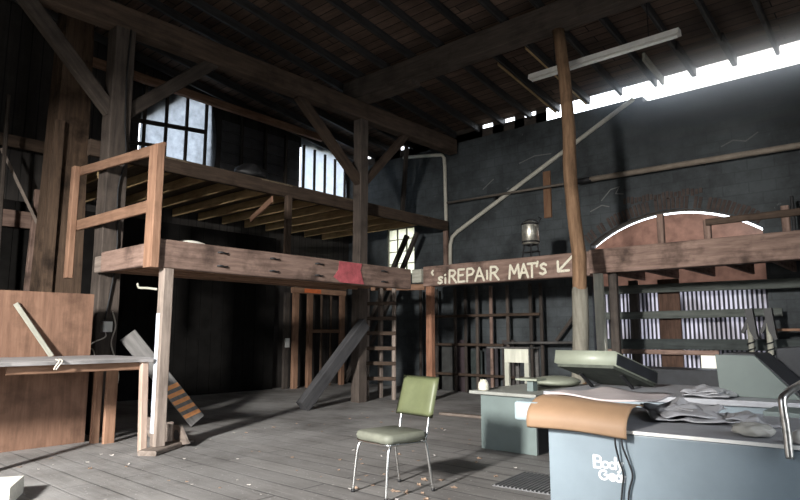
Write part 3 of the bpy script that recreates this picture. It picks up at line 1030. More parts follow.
bm_box(bm, (-11.948, 9.95, 2.36), (-11.944, 10.5, 2.46))
tag(link('paint_patch', bm, ORANGER, df), 'bright orange-red paint patch')
box('switch_box', (-12.05, 9.45, 1.00), (-12.0, 9.56, 1.22), FIX, None, 0.004, 'small white switch box left of the stud door frame', 'switch box')
o = bpy.data.objects['switch_box']
dp = beam('dark_stud', (-12.08, 9.50, 0), (-12.08, 9.50, 2.34), 0.06, 0.16, DARK, None, 0.003, 'blackened stud carrying the small white switch box', 'stud')
# black board wall of the room under the lofts
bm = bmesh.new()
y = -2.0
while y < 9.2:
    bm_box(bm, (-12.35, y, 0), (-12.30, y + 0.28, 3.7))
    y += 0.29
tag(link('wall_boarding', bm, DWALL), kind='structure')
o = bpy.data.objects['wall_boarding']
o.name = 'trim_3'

# ================================================================== REPAIR BEAM AND THE BAY BELOW
beam('bay_post', (-7.83, 9.86, 0), (-7.83, 9.86, 2.29), 0.15, 0.13, wood('red_brown_worn_post', (0.16, 0.075, 0.045), (0.33, 0.17, 0.105), 'x', blotch=0.5), None, 0.005,
     'slim red-brown post under the left end of the lettered beam', 'post')
rb = thing('lettered_beam', 'red-brown beam hand-lettered REPAIR MATS in cream paint with an arrow', 'beam', (-6.1, 9.90, 2.30))
beam('beam_timber', (-7.95, 9.90, 2.50), (-4.34, 9.90, 2.50), 0.24, 0.41, RED, rb, 0.005)
YS = 9.90 - 0.127
bm = bmesh.new()
H = 0.245


def glyph(lines, x0, z0, wd, ht):
    strokes(bm, [[(x0 + p[0] * wd, z0 + p[1] * ht) for p in ln] for ln in lines], (0, YS, 0), (1, 0, 0), (0, 0, 1), (0, -1, 0), 0.043)


G = {
    'R': [[(0, 0), (0.05, 1)], [(0.05, 1), (0.7, 0.97), (0.95, 0.78), (0.7, 0.55), (0.05, 0.5)], [(0.4, 0.52), (1.05, -0.02)]],
    'E': [[(0, 0), (0.03, 1)], [(0.03, 1), (0.95, 1.0)], [(0.02, 0.52), (0.75, 0.55)], [(0, 0), (1, 0.03)]],
    'P': [[(0, 0), (0.05, 1)], [(0.05, 1), (0.7, 1), (1, 0.8), (0.75, 0.55), (0.05, 0.48)]],
    'A': [[(0, 0), (0.5, 1), (1, 0)], [(0.2, 0.36), (0.82, 0.36)]],
    'I': [[(0.5, 0.1), (0.5, 0.72)]],
    'M': [[(0, 0), (0.12, 1), (0.5, 0.35), (0.9, 1), (1, 0)]],
    'T': [[(0, 0.98), (1, 1)], [(0.52, 1), (0.5, 0)]],
    'S': [[(0.95, 0.85), (0.6, 1), (0.15, 0.85), (0.25, 0.6), (0.75, 0.42), (0.85, 0.15), (0.4, 0), (0, 0.12)]],
}
for ch, a, b in (('R', -7.27, -7.11), ('E', -7.05, -6.90), ('P', -6.84, -6.68), ('A', -6.65, -6.45), ('I', -6.41, -6.34), ('R', -6.30, -6.13), ('M', -5.89, -5.68), ('A', -5.67, -5.50), ('T', -5.50, -5.34)):
    glyph(G[ch], a, 2.335 + 0.0 * a, b - a, H)
glyph(G['S'], -5.26, 2.37, 0.13, 0.19)
glyph([[(0.6, 1), (0.2, 0)]], -5.33, 2.52, 0.05, 0.08)
glyph(G['S'], -7.55, 2.335, 0.11, 0.13)                      # small marks before the word
glyph([[(0.5, 0), (0.5, 0.7)]], -7.40, 2.335, 0.06, 0.14)
glyph([[(0.3, 0.0), (0.0, 0.3), (0.3, 0.6)]], -7.72, 2.52, 0.12, 0.14)
glyph([[(0.4, 0.9), (0.6, 1)]], -7.40, 2.42, 0.05, 0.08)
glyph([[(1, 1), (0.0, 0.0)], [(0.0, 0.72), (0.0, 0.0)], [(0.0, 0.0), (0.75, 0.02)]], -4.91, 2.40, 0.27, 0.24)
tag(link('painted_lettering', bm, LETTER, rb), 'cream hand-painted words REPAIR MATS and arrow')
beam('pale_wood_end', (-8.22, 9.84, 2.52), (-7.97, 9.84, 2.52), 0.20, 0.28, CREAM, None, 0.006, 'pale rounded timber end between the pink-splashed beam and the lettered beam', 'timber end')
beam('low_cross_board', (-9.6, 9.95, 2.36), (-8.05, 9.95, 2.30), 0.05, 0.13, PINE, None, 0.004, 'orange-brown board behind the ladder top', 'board')

sf = thing('wall_shelving', 'dark open stud shelving against the wall under the lettered beam', 'shelving', (-8.0, 11.75, 0))
for x, mat in ((-9.6, DARK), (-9.1, DARK), (-8.55, POST), (-8.25, DARK), (-7.93, POST), (-7.55, RED), (-7.12, POST), (-6.55, DARK), (-6.3, DARK)):
    beam('upright', (x, 11.70, 0), (x, 11.70, 2.4), 0.07, 0.06, mat, sf, 0.003)
for z, x0, x1 in ((1.74, -9.4, -6.3), (1.08, -9.4, -7.2), (0.4, -9.4, -6.6)):
    beam('shelf_rail', (x0, 11.64, z), (x1, 11.64, z), 0.05, 0.06, PLATE, sf, 0.003)
for k in range(7):
    x = -9.45 + 0.42 * k
    box('stored_panel', (x, 11.80, 0.0), (x + 0.30, 11.84, 0.95 + 0.12 * (k % 3)), plain('scuffed_blue_grey_%d' % k, (0.03 + 0.008 * (k % 3), 0.033 + 0.006 * (k % 2), 0.037), 0.6, 0, 0.5, 5), None, 0.003,
        'scuffed dark panel leaning at the back of the wall shelving', 'panel', 'panels behind the wall shelving')
beam('wall_shelf', (-7.05, 11.62, 1.13), (-5.5, 11.62, 1.15), 0.26, 0.05, SHADE, None, 0.004, 'dark wall shelf behind the cream stand', 'shelf')
beam('shelf_brace', (-6.0, 11.75, 1.18), (-5.45, 11.75, 1.85), 0.04, 0.07, DARK, None, 0.003, 'dark slanting stick on the wall shelf left of the log post', 'stick')

st = thing('cream_stand', 'chipped cream wooden stand with two legs behind the green-grey cabinet', 'stand', (-4.93, 8.35, 0))
X0, X1, YT = -5.13, -4.71, 8.30
box('apron', (X0, YT, 0.88), (X1, YT + 0.03, 1.09), CREAMZ, st, 0.004)
box('top_board', (X0 - 0.30, YT - 0.03, 1.09), (X1 + 0.03, YT + 0.38, 1.115), SHADE, st, 0.003)
for xa in (X0, X1 - 0.075):
    box('leg', (xa, YT, 0), (xa + 0.075, YT + 0.05, 0.88), CREAMZ, st, 0.004)
    box('leg', (xa, YT + 0.30, 0), (xa + 0.075, YT + 0.35, 1.09), SHADE, st, 0.004)

# wall pieces above the beam
bm = bmesh.new()
pts = [(-10.35, 11.93, 6.0), (-9.06, 11.93, 5.82), (-9.0, 11.93, 5.72), (-8.98, 11.93, 5.5), (-8.94, 11.93, 3.2), (-8.96, 11.93, 3.0), (-9.12, 11.93, 2.88), (-9.5, 11.93, 2.8)]
bm_tube(bm, pts, 0.045, 10)
tag(link('conduit_pipe', bm, PIPE, None, True), 'off-white conduit bending down the back corner at the wall edge', 'pipe')
bm = bmesh.new()
bm_tube(bm, [(-4.22, 11.94, 6.02), (-8.62, 11.94, 3.80), (-8.78, 11.94, 3.68), (-8.84, 11.94, 3.5), (-8.85, 11.94, 2.9)], 0.047, 10)
tag(link('conduit_pipe', bm, PIPE, None, True), 'off-white conduit slanting down the dark wall behind the log post', 'pipe')
bm = bmesh.new()
bm_tube(bm, [(-8.85, 11.84, 4.53), (-5.35, 11.84, 4.49)], 0.028, 10)
wr = thing('wall_rail', 'long tan pipe rail running level along the dark wall', 'rail', (-5.0, 11.9, 4.4))
link('thin_section', bm, plain('dark_brown_pipe', (0.13, 0.11, 0.09), 0.6, 0, 0.2), wr, True)
bm = bmesh.new()
bm_tube(bm, [(-5.15, 11.83, 4.49), (0.9, 11.83, 4.42)], 0.055, 12)
link('thick_section', bm, RAILP, wr, True)
bm = bmesh.new()
bm_tube(bm, [(-5.42, 11.835, 4.49), (-5.12, 11.835, 4.488)], 0.06, 12)
tag(link('coupling', bm, IRON, wr, True), 'black coupling')
for x in (-7.5, -3.0, 0.2):
    box('bracket', (x - 0.02, 11.85, 4.42), (x + 0.02, 12.0, 4.50), IRON, wr, 0)
box('wall_batten', (-6.29, 11.95, 3.84), (-6.12, 12.0, 4.88), wood('rusty_brown_batten', (0.16, 0.085, 0.05), (0.26, 0.15, 0.09), 'z'), None, 0.004, 'short upright brown batten on the dark wall above the tin canister', 'batten')

# tin canister on an iron bracket standing on the beam
tc_ = thing('tin_canister', 'spotted tin canister on a black iron stand on top of the lettered beam', 'canister', (-5.5, 9.9, 2.705))
bm = bmesh.new()
bm_lathe(bm, [(0.13, 0.24), (0.155, 0.25), (0.155, 0.62), (0.145, 0.635), (0.10, 0.66), (0.04, 0.68)], (-5.5, 9.9, 2.705), 24)
link('canister_body', bm, TIN, tc_, True)
bm = bmesh.new()
for z in (0.27, 0.60):
    bm_lathe(bm, [(0.158, z), (0.164, z + 0.005), (0.164, z + 0.025), (0.158, z + 0.03)], (-5.5, 9.9, 2.705), 24)
link('hoop', bm, IRON, tc_, True)
bm = bmesh.new()
for a in (0.4, 1.97, 3.54, 5.11):
    bm_tube(bm, [(-5.5 + 0.17 * math.cos(a), 9.9 + 0.11 * math.sin(a), 2.707), (-5.5 + 0.12 * math.cos(a), 9.9 + 0.10 * math.sin(a), 2.95)], 0.014, 6)
bm_box(bm, (-5.66, 9.84, 2.80), (-5.34, 9.96, 2.82))
bm_box(bm, (-5.60, 9.80, 2.93), (-5.40, 10.0, 2.945))
link('iron_stand', bm, IRON, tc_)
bm = bmesh.new()
bm_tube(bm, [(-5.5 + 0.165 * math.cos(t), 9.9, 3.30 + 0.12 * math.sin(t)) for t in [PI * k / 12 for k in range(13)]], 0.008, 6)
bm_tube(bm, [(-5.36, 9.93, 3.30), (-5.30, 9.95, 3.42), (-5.36, 9.96, 3.45)], 0.010, 6)
link('bail_handle', bm, IRON, tc_, True)

# ================================================================== RIGHT MEZZANINE
rm = thing('right_mezzanine', 'right-hand mezzanine with a heavy red-brown beam and deck in front of the arch', 'mezzanine', (-1.5, 10.9, 2.3))
beam('edge_beam', (-4.32, 9.86, 2.52), (2.6, 9.86, 2.52), 0.24, 0.40, RED, rm, 0.006)
x = -4.2
while x < 2.4:
    beam('joist', (x, 9.99, 2.44), (x, 11.92, 2.44), 0.06, 0.20, RED, rm, 0.004)
    x += 0.62
bm = bmesh.new()
y = 9.99
while y < 11.9:
    bm_box(bm, (-4.32, y, 2.545), (2.6, min(y + 0.19, 11.93), 2.575))
    y += 0.2
link('decking', bm, wood('mezzanine_deck_board', (0.10, 0.056, 0.037), (0.22, 0.13, 0.09), 'x'), rm)
bm = bmesh.new()
for i in range(34):
    x = -4.2 + i * 0.062
    h = 0.05 + 0.02 * math.sin(i * 2.7)
    bm_box(bm, (x, 11.05, 2.576), (x + 0.035, 11.09, 2.73 + h))
tag(link('slat_strip', bm, PLATE), 'low row of short upright slats on the deck below the copper arch', 'slats')
rr = thing('deck_railing', 'low wooden railing on the right-hand beam in front of the arch', 'railing', (-1.5, 9.88, 2.72))
for x, z in ((-3.18, 3.20), (-2.50, 3.02), (-1.48, 3.10), (0.2, 3.05)):
    beam('rail_post', (x, 9.90, 2.722), (x, 9.90, z), 0.10, 0.09, RED, rr, 0.003)
beam('hand_rail', (-2.50, 9.83, 2.98), (1.8, 9.83, 2.99), 0.045, 0.10, PLATE, rr, 0.003)
beam('iron_strut', (-1.62, 11.55, 2.58), (-1.62, 11.55, 3.55), 0.05, 0.05, IRON, None, 0.0, 'black upright strut on the deck right of the copper arch', 'strut')
beam('cream_post', (-4.06, 9.52, 0), (-4.16, 9.70, 2.30), 0.15, 0.09, wood('bright_cream_paint', (0.46, 0.45, 0.37), (0.66, 0.65, 0.55), 'x', blotch=0.2), None, 0.004, 'cream-painted upright board under the left end of the right-hand beam', 'post')
beam('black_post', (-4.00, 9.92, 0), (-4.00, 9.92, 2.315), 0.14, 0.10, DARK, None, 0.004, 'blackened post just right of the cream upright board', 'post')
beam('dark_mullion', (-4.33, 11.69, 0), (-4.33, 11.69, 2.33), 0.16, 0.10, DARK, None, 0.004, 'dark upright board over the left of the lit corrugated panels', 'board')
beam('brown_board', (-3.72, 11.80, 0), (-3.72, 11.80, 2.33), 0.38, 0.05, wood('dark_brown_board', (0.045, 0.027, 0.02), (0.12, 0.07, 0.05), 'x'), None, 0.004, 'wide dark brown board over the middle of the corrugated panels', 'board')
GBN = 'level boards across the corrugated panels'
beam('cross_board', (-5.0, 11.612, 2.165), (2.0, 11.612, 2.10), 0.05, 0.16, GBOARD, None, 0.004, 'top grey-green level board across the corrugated panels', 'board', GBN)
beam('cross_board', (-5.0, 11.612, 1.665), (-1.9, 11.612, 1.67), 0.05, 0.14, GBOARD, None, 0.004, 'middle grey-green level board across the corrugated panels', 'board', GBN)
beam('cross_board', (-5.0, 11.612, 1.135), (2.0, 11.612, 1.14), 0.05, 0.19, wood('black_green_board', (0.03, 0.035, 0.034), (0.06, 0.068, 0.066), 'x'), None, 0.004, 'lowest and darkest level board across the corrugated panels', 'board', GBN)
beam('low_rail', (-5.0, 11.66, 0.99), (-2.9, 11.66, 0.99), 0.05, 0.09, RED, None, 0.003, 'red-brown strip just under the lowest level board', 'board')
beam('long_shelf', (-2.1, 11.5, 1.38), (2.0, 11.5, 1.40), 0.25, 0.04, PINE, None, 0.004, 'brown shelf strip on the dark wall at the right edge', 'shelf')
box('dark_counter', (-5.0, 10.6, 0), (2.0, 11.4, 0.74), VDARK, None, 0.01, 'black bulky counter below the corrugated panels', 'counter')
# spring posts standing on the counter
for x in (-2.24, -1.98):
    t = thing('spring_post', 'cream coil post with black bracket behind the sloped cabinet, %s' % ('left one' if x < -2.1 else 'right one'), 'machine post', (x, 10.9, 0.745), 'coil posts behind the sloped cabinet')
    bm = bmesh.new()
    bm_tube(bm, [(x, 10.9, 0.745), (x, 10.9, 1.48)], 0.042, 10)
    link('post_tube', bm, CREAM, t, True)
    bm = bmesh.new()
    bm_tube(bm, [(x + 0.052 * math.cos(a), 10.9 + 0.052 * math.sin(a), 0.9 + 0.30 * a / (6 * PI)) for a in [6 * PI * q / 60 for q in range(61)]], 0.012, 5)
    link('coil', bm, IRON, t, True)
    bm = bmesh.new()
    bm_prism(bm, [(x - 0.05, 1.70), (x + 0.06, 1.72), (x + 0.10, 1.30), (x + 0.115, 1.24), (x + 0.07, 1.22), (x, 1.36)], 1, 10.84, 10.96)
    link('bracket', bm, BLACKRUB, t)
    bm = bmesh.new()
    bm_prism(bm, [(x - 0.13, 1.34), (x - 0.03, 1.56), (x - 0.02, 1.44), (x - 0.09, 1.32)], 1, 10.87, 10.93)
    link('lever', bm, BLACKRUB, t)

# ================================================================== CEILING LIGHT
lt = thing('ceiling_light', 'long dusty white strip light hanging under the rafters behind the log post', 'ceiling light', (-3.83, 9.3, 5.78))
bm = bmesh.new()
bm_prism(bm, [(9.22, 5.80), (9.38, 5.80), (9.36, 5.89), (9.24, 5.89)], 0, -5.08, -2.54)
link('housing', bm, FIX, lt)
bm = bmesh.new()
bm_tube(bm, [(-5.04, 9.3, 5.778), (-2.58, 9.3, 5.778)], 0.022, 10)
link('tube', bm, plain('dead_white_tube', (0.75, 0.75, 0.72), 0.3, 0, 0.03), lt, True)
bm = bmesh.new()
for x in (-4.6, -3.0):
    bm_tube(bm, [(x, 9.3, 5.88), (x, 9.3, roof_z(9.3) - 0.005)], 0.008, 6)
link('hanger', bm, IRON, lt)

# ================================================================== GREEN CHAIR
CF = Vector((-3.57, 3.97, 0))
ang = math.radians(-7)


def cw(x, y, z):                                  # chair local (front = -y) to world
    x, y, z = x * 1.04, y * 1.04, z * 1.04
    return CF + Vector((x * math.cos(ang) - y * math.sin(ang), x * math.sin(ang) + y * math.cos(ang), z))


ch = thing('dining_chair', 'olive green vinyl chair with chrome legs standing alone on the floor', 'chair', CF)


def cushion(x0, x1, y0, y1, z0, z1, n=8, puff=0.018, rad=0.06):
    b = bmesh.new()
    def ring(z, inset):
        pts = []
        r = rad
        for (cx_, cy_, a0) in ((x1 - r, y1 - r, 0), (x0 + r, y1 - r, 90), (x0 + r, y0 + r, 180), (x1 - r, y0 + r, 270)):
            for q in range(6):
                a = math.radians(a0 + 90 * q / 5)
                pts.append(cw(cx_ + (r - inset) * math.cos(a), cy_ + (r - inset) * math.sin(a), z))
        return pts
    rings = [ring(z0, 0.02), ring(z0 + 0.006, 0.004), ring((z0 + z1) / 2, -0.004), ring(z1 - 0.010, 0.004), ring(z1, 0.018)]
    bm_loft(b, rings)
    return b


bm = cushion(-0.215, 0.215, -0.235, 0.20, 0.415, 0.482)
link('seat', bm, SEATV, ch, True)
bm = bmesh.new()
bm_tube(bm, smooth_pts([cw(-0.19, 0.19, 0.405), cw(-0.195, -0.15, 0.405), cw(-0.15, -0.215, 0.405), cw(0.15, -0.215, 0.405), cw(0.195, -0.15, 0.405), cw(0.19, 0.19, 0.405), cw(-0.19, 0.19, 0.405)], 6), 0.014, 8)
link('seat_frame', bm, CHROME, ch, True)
for s in (-1, 1):
    bm = bmesh.new()
    bm_tube(bm, smooth_pts([cw(s * 0.17, -0.10, 0.400), cw(s * 0.178, -0.17, 0.398), cw(s * 0.187, -0.205, 0.36), cw(s * 0.195, -0.222, 0.25), cw(s * 0.205, -0.245, 0.008)], 6), 0.0125, 10)
    link('leg', bm, CHROME, ch, True)
    bm = bmesh.new()
    bm_tube(bm, smooth_pts([cw(s * 0.185, 0.10, 0.400), cw(s * 0.19, 0.16, 0.397), cw(s * 0.195, 0.19, 0.36), cw(s * 0.20, 0.22, 0.20), cw(s * 0.205, 0.255, 0.008)], 6), 0.0125, 10)
    link('leg', bm, CHROME, ch, True)
    bm = bmesh.new()
    bm_tube(bm, smooth_pts([cw(s * 0.16, 0.02, 0.402), cw(s * 0.165, 0.17, 0.402), cw(s * 0.168, 0.215, 0.43), cw(s * 0.17, 0.245, 0.56), cw(s * 0.17, 0.27, 0.72)], 6), 0.0115, 10)
    link('back_upright', bm, CHROME, ch, True)
for fx, fy in ((-0.205, -0.245), (0.205, -0.245), (-0.205, 0.255), (0.205, 0.255)):
    bm = bmesh.new()
    bm_tube(bm, [cw(fx, fy, 0.0), cw(fx, fy, 0.02)], 0.016, 10)
    link('foot_cap', bm, BLACKRUB, ch, True)
# backrest: padded panel, slightly raked and bowed
bm = bmesh.new()
NB = 10
front, back = [], []
for j in range(NB + 1):
    v = j / NB
    rf, rbk = [], []
    for i in range(NB + 1):
        u = i / NB * 2 - 1
        wdt = 0.228 - 0.008 * v
        edge = max(abs(u), abs(2 * v - 1)) ** 8
        z = 0.575 + 0.325 * v
        yb = 0.232 + 0.09 * v + 0.018 * (1 - u * u) * 1.0
        rf.append(cw(u * wdt, yb - 0.028 * (1 - edge), z))
        rbk.append(cw(u * wdt, yb + 0.022 * (1 - edge), z))
    front.append(rf)
    back.append(rbk)
A = bm_loft(bm, front, cap=False, closed=False)
B = bm_loft(bm, back, cap=False, closed=False)
bmesh.ops.remove_doubles(bm, verts=bm.verts, dist=0.0006)
link('backrest', bm, OLIVE, ch, True)

# ================================================================== EXERCISE TABLES
# green-grey cabinet, furthest left
t1 = thing('green_grey_cabinet', 'green-grey low cabinet with an overhanging top behind the green chair', 'cabinet', (-3.75, 6.9, 0))
box('cabinet_body', (-4.12, 6.12, 0), (-3.40, 7.75, 0.615), GREENGREY, t1, 0.01)
box('cabinet_top', (-4.24, 6.06, 0.617), (-3.36, 7.82, 0.655), plain('dusty_grey_top', (0.26, 0.265, 0.24), 0.6, 0, 0.15, 6), t1, 0.008)
bm = bmesh.new()
bm_box(bm, (-3.398, 6.14, 0.015), (-3.392, 7.6, 0.58))  # thin black sheet colours in the shade on the cabinet's right side
tag(link('side_panel', bm, VDARK, t1), 'black panel standing in for the shaded side')
bm = bmesh.new()
bm_lathe(bm, [(0.058, 0.0), (0.066, 0.012), (0.062, 0.08), (0.05, 0.10), (0.04, 0.104), (0.04, 0.122), (0.01, 0.127)], (-4.19 + 0.09, 6.16, 0.656), 16)
tag(link('jar', bm, JARM, None, True), 'small cloudy cream jar on the corner of the green-grey cabinet', 'jar')
bm = bmesh.new()
tt = thing('small_pedestal', 'small pale T-shaped pedestal on the green-grey cabinet', 'pedestal', (-3.62, 6.45, 0.656))
bm_box(bm, (-3.66, 6.40, 0.656), (-3.58, 6.50, 0.775))
link('stem', bm, GREENGREY, tt)
box('plate', (-3.78, 6.34, 0.776), (-3.50, 6.58, 0.80), PADGREEN, tt, 0.008)

# table with the printed front
TO, TA = Vector((-2.06, 3.87, 0)), math.atan2(0.12, 1.43)


def tw(u, v, z):
    return Vector((TO.x + u * math.cos(TA) - v * math.sin(TA), TO.y + u * math.sin(TA) + v * math.cos(TA), z))


def tbox(name, u0, u1, v0, v1, z0, z1, mat, parent, bev=0.006, seg=2):
    b = bmesh.new()
    bm_box(b, (u0, v0, z0), (u1, v1, z1))
    if bev:
        rounded(b, bev, seg)
    for v in b.verts:
        v.co = tw(v.co.x, v.co.y, v.co.z)
    return link(name, b, mat, parent)


bg2 = thing('toning_table', 'blue-grey exercise table with white lettering on its front, nearest the viewer', 'exercise table', tw(1.1, 0.4, 0))
tbox('table_body', 0.0, 2.3, 0.0, 1.25, 0, 0.682, BLUEGREY, bg2, 0.008)
tbox('table_top', -0.06, 2.34, -0.012, 1.30, 0.684, 0.708, BLUEDARK, bg2, 0.006)
bm = bmesh.new()
bm_box(bm, (0.0, -0.016, 0.686), (2.3, -0.012, 0.706))
for v in bm.verts:
    v.co = tw(v.co.x, v.co.y, v.co.z)
tag(link('edge_trim', bm, FIX, bg2), 'pale metal edge strip')
# lettering in fat round strokes
bm = bmesh.new()
U, V, N = Vector((math.cos(TA), math.sin(TA), 0)), Vector((0, 0, 1)), Vector((math.sin(TA), -math.cos(TA), 0))
O = tw(0, 0, 0)
SK = 0.0
wS = 0.0125


def letters(lines, width=wS):
    strokes(bm, lines, O, U, V, N, width, 0.0015)


# B o d y
letters([[(0.309, 0.458), (0.309, 0.529)]], 0.018)
letters([[(0.309, 0.529)] + arc(0.335, 0.5125, 0.0165, 90, -90) + [(0.309, 0.496)]])
letters([[(0.309, 0.496)] + arc(0.338, 0.477, 0.019, 90, -90) + [(0.309, 0.458)]])
letters([arc(0.381, 0.479, 0.0185, 0, 360, 18)])
letters([arc(0.424, 0.479, 0.0185, 0, 360, 18)])
letters([[(0.4445, 0.462), (0.4445, 0.528)]], 0.016)
letters([[(0.462, 0.502), (0.474, 0.466)], [(0.488, 0.502), (0.468, 0.446), (0.459, 0.443)]], 0.014)
# G e a r
letters([arc(0.366, 0.416, 0.027, 50, 345, 18) + [(0.394, 0.418), (0.372, 0.418)]])
letters([[(0.400 + 0.004, 0.408), (0.438, 0.410)] + arc(0.421, 0.408, 0.0185, 5, 325, 16)], 0.015)
letters([arc(0.461, 0.406, 0.0175, 0, 360, 16), [(0.480, 0.388), (0.480, 0.425)]], 0.015)
letters([[(0.495, 0.388), (0.495, 0.424)], [(0.495, 0.415), (0.502, 0.423)]], 0.010)
tag(link('front_lettering', bm, LOGO, bg2), 'rounded white letters reading Body Gear')
# blue-grey cushion end beneath the tan mat
tp = thing('tan_mat', 'tan vinyl mat folded over the edge of the lettered exercise table', 'mat', tw(0.15, 0.1, 0.71))
bm = bmesh.new()
prof = [(0.30, 0.872), (0.22, 0.874), (0.14, 0.874), (0.06, 0.866), (0.0, 0.846), (-0.065, 0.81), (-0.095, 0.77), (-0.103, 0.735), (-0.100, 0.695)]
pr = [(p.x, p.y) for p in smooth_pts([(a, b, 0) for a, b in prof], 3)]
R = []
for i in range(26):
    f = i / 25
    u = -0.11 + 0.66 * f
    row = []
    for (v, z) in pr:
        drop = -0.012 * f * max(0, 0.2 - v) * 5 + 0.014 * math.sin(f * 4.5 + v * 6) * 0.5 - 0.035 * f * max(0, min(1, (v - 0.05) * 4))
        row.append(tw(u + 0.10 * max(0, v) * (1 - f), v, z + drop))
    R.append(row)
low = [[p + Vector((0, 0, -0.012)) + N * -0.010 for p in row] for row in R]
n = len(pr)
bm_loft(bm, [row + lo_[::-1] for row, lo_ in zip(R, low)])
link('mat_front', bm, TAN, tp, True)
bm = bmesh.new()
R = []
for i in range(26):
    f = i / 25
    u = -0.10 + 0.65 * f
    row = []
    for q in range(9):
        v = 0.16 + 1.06 * q / 8
        zz = 0.889 - 0.035 * f * max(0, min(1, (v - 0.05) * 4)) + 0.010 * math.sin(f * 7 + q) - 0.03 * max(0, (v - 0.4))
        row.append(tw(u + 0.10 * v * (1 - f), v, zz))
    R.append(row)
low = [[p + Vector((0, 0, -0.010)) for p in row] for row in R]
bm_loft(bm, [row + lo_[::-1] for row, lo_ in zip(R, low)])
tag(link('mat_top', bm, PINKG, tp, True), 'dusty pinkish upper face')
cu = tbox('table_cushion', -0.24, 0.06, -0.030, 1.0, 0.7095, 0.842, plain('pale_blue_vinyl', (0.27, 0.33, 0.35), 0.45, 0, 0.08, 5, 0.05), bg2, 0.03, 4)
for p in cu.data.polygons:
    p.use_smooth = True
# two black cables hanging down the front
for du, lab in ((0.0, 'left of two black cables hanging down the lettered table front'), (0.035, 'right of two black cables hanging down the lettered table front')):
    bm = bmesh.new()
    w0 = 0.468 + du * 1.2
    bm_tube(bm, smooth_pts([tw(w0, -0.055, 0.70), tw(w0, -0.060, 0.62), tw(w0 + 0.012 + du * 0.4, -0.035, 0.52), tw(w0 + 0.030 + du * 0.4, -0.028, 0.44), tw(w0 + 0.018, -0.028, 0.34), tw(w0 + 0.008, -0.03, 0.22), tw(w0 + 0.03, -0.03, 0.10), tw(w0 + 0.05, -0.06, 0.012), tw(w0 + 0.2, -0.09, 0.008)], 6), 0.0060, 7)
    tag(link('power_cable', bm, BLACKRUB, None, True), lab, 'cable', 'black cables on the lettered table')


# crumpled plastic sheets: folded layers of stiff vinyl, edges lifting
def crumple(name, c, lu_, lv_, h, rot, seed, label, cat, mat):
    b = bmesh.new()
    rng_ = random.Random(seed)
    cr_, sr_ = math.cos(rot), math.sin(rot)
    n_ = 22
    for layer in range(3):
        k_ = 1.0 - 0.17 * layer
        ox, oy, tw_ = rng_.uniform(-0.04, 0.04) * layer, rng_.uniform(-0.04, 0.04) * layer, rng_.uniform(-0.35, 0.35) * layer
        ax_, ay_ = rng_.uniform(0.5, 1.0), rng_.uniform(-1.0, 1.0)
        T, Bt = [], []
        for i_ in range(n_ + 1):
            rt, rb_ = [], []
            for j_ in range(n_ + 1):
                a, d = i_ / n_ * 2 - 1, j_ / n_ * 2 - 1
                x0_ = a * lu_ / 2 * k_ * (1 + 0.10 * math.sin(2.3 * d + seed + layer)) + ox
                y0_ = d * lv_ / 2 * k_ * (1 + 0.10 * math.sin(2.9 * a + seed * 2 + layer)) + oy
                x_, y_ = x0_ * math.cos(tw_) - y0_ * math.sin(tw_), x0_ * math.sin(tw_) + y0_ * math.cos(tw_)
                q = Vector((x_ * 3.2 + seed * 1.7, y_ * 3.2 + layer * 4, seed * 0.3))
                rdg = max(0, 1 - abs(noise.noise(q)) * 3.2)
                f_ = abs(((a * ax_ + d * ay_ + seed * 0.37) % 1.6) - 0.8) / 0.8
                z_ = 0.008 + layer * h * 0.22 + h * (0.42 * f_ + 0.38 * rdg) * (0.35 + 0.65 * (1 - max(abs(a), abs(d)) ** 4))
                rt.append(Vector((c[0] + x_ * cr_ - y_ * sr_, c[1] + x_ * sr_ + y_ * cr_, c[2] + z_)))
                rb_.append(rt[-1] - Vector((0, 0, 0.006)))
            T.append(rt)
            Bt.append(rb_)
        TV = bm_loft(b, T, cap=False, closed=False)
        BV = bm_loft(b, Bt, cap=False, closed=False)
        loop = lambda R: R[0] + [r_[-1] for r_ in R[1:]] + R[-1][-2::-1] + [r_[0] for r_ in R[-2:0:-1]]
        lt_, lb_ = loop(TV), loop(BV)
        for q_ in range(len(lt_)):
            w_ = (q_ + 1) % len(lt_)
            b.faces.new((lt_[q_], lt_[w_], lb_[w_], lb_[q_]))
    zm_ = min(v_.co.z for v_ in b.verts)
    for v_ in b.verts:
        v_.co.z += c[2] + 0.001 - zm_
    o_ = link(name, b, mat, None, True)
    return tag(o_, label, cat)


p = tw(0.66, 0.80, 0.72)
crumple('plastic_sheet', p, 0.42, 0.70, 0.105, 0.5, 3, 'crumpled grey plastic sheet beside the tan mat on the lettered table', 'plastic sheet', SILVER)
p = tw(1.10, 0.74, 0.71)
crumple('plastic_sheet', p, 0.26, 0.50, 0.07, 0.5, 8, 'folded grey plastic sheet behind the beige cushion on the lettered table', 'plastic sheet', SILVER)
bm = bmesh.new()
bmesh.ops.create_icosphere(bm, subdivisions=4, radius=1.0)
for v in bm.verts:
    q = v.co.copy()
    s = (abs(q.x) ** 3 + abs(q.y) ** 3) ** (1 / 3)
    v.co = Vector((q.x * 0.115, q.y * 0.10, max(q.z, -0.7) * 0.042)) + jit(q, 0.012, 2.5)
    v.co = tw(1.20 + v.co.x, 0.19 + v.co.y, 0.74 + v.co.z)
zm = min(v.co.z for v in bm.verts)
for v in bm.verts:
    v.co.z += 0.709 - zm
tag(link('beige_cushion', bm, BEIGE, None, True), 'small flat beige cushion on the lettered table near the chrome handle', 'cushion')

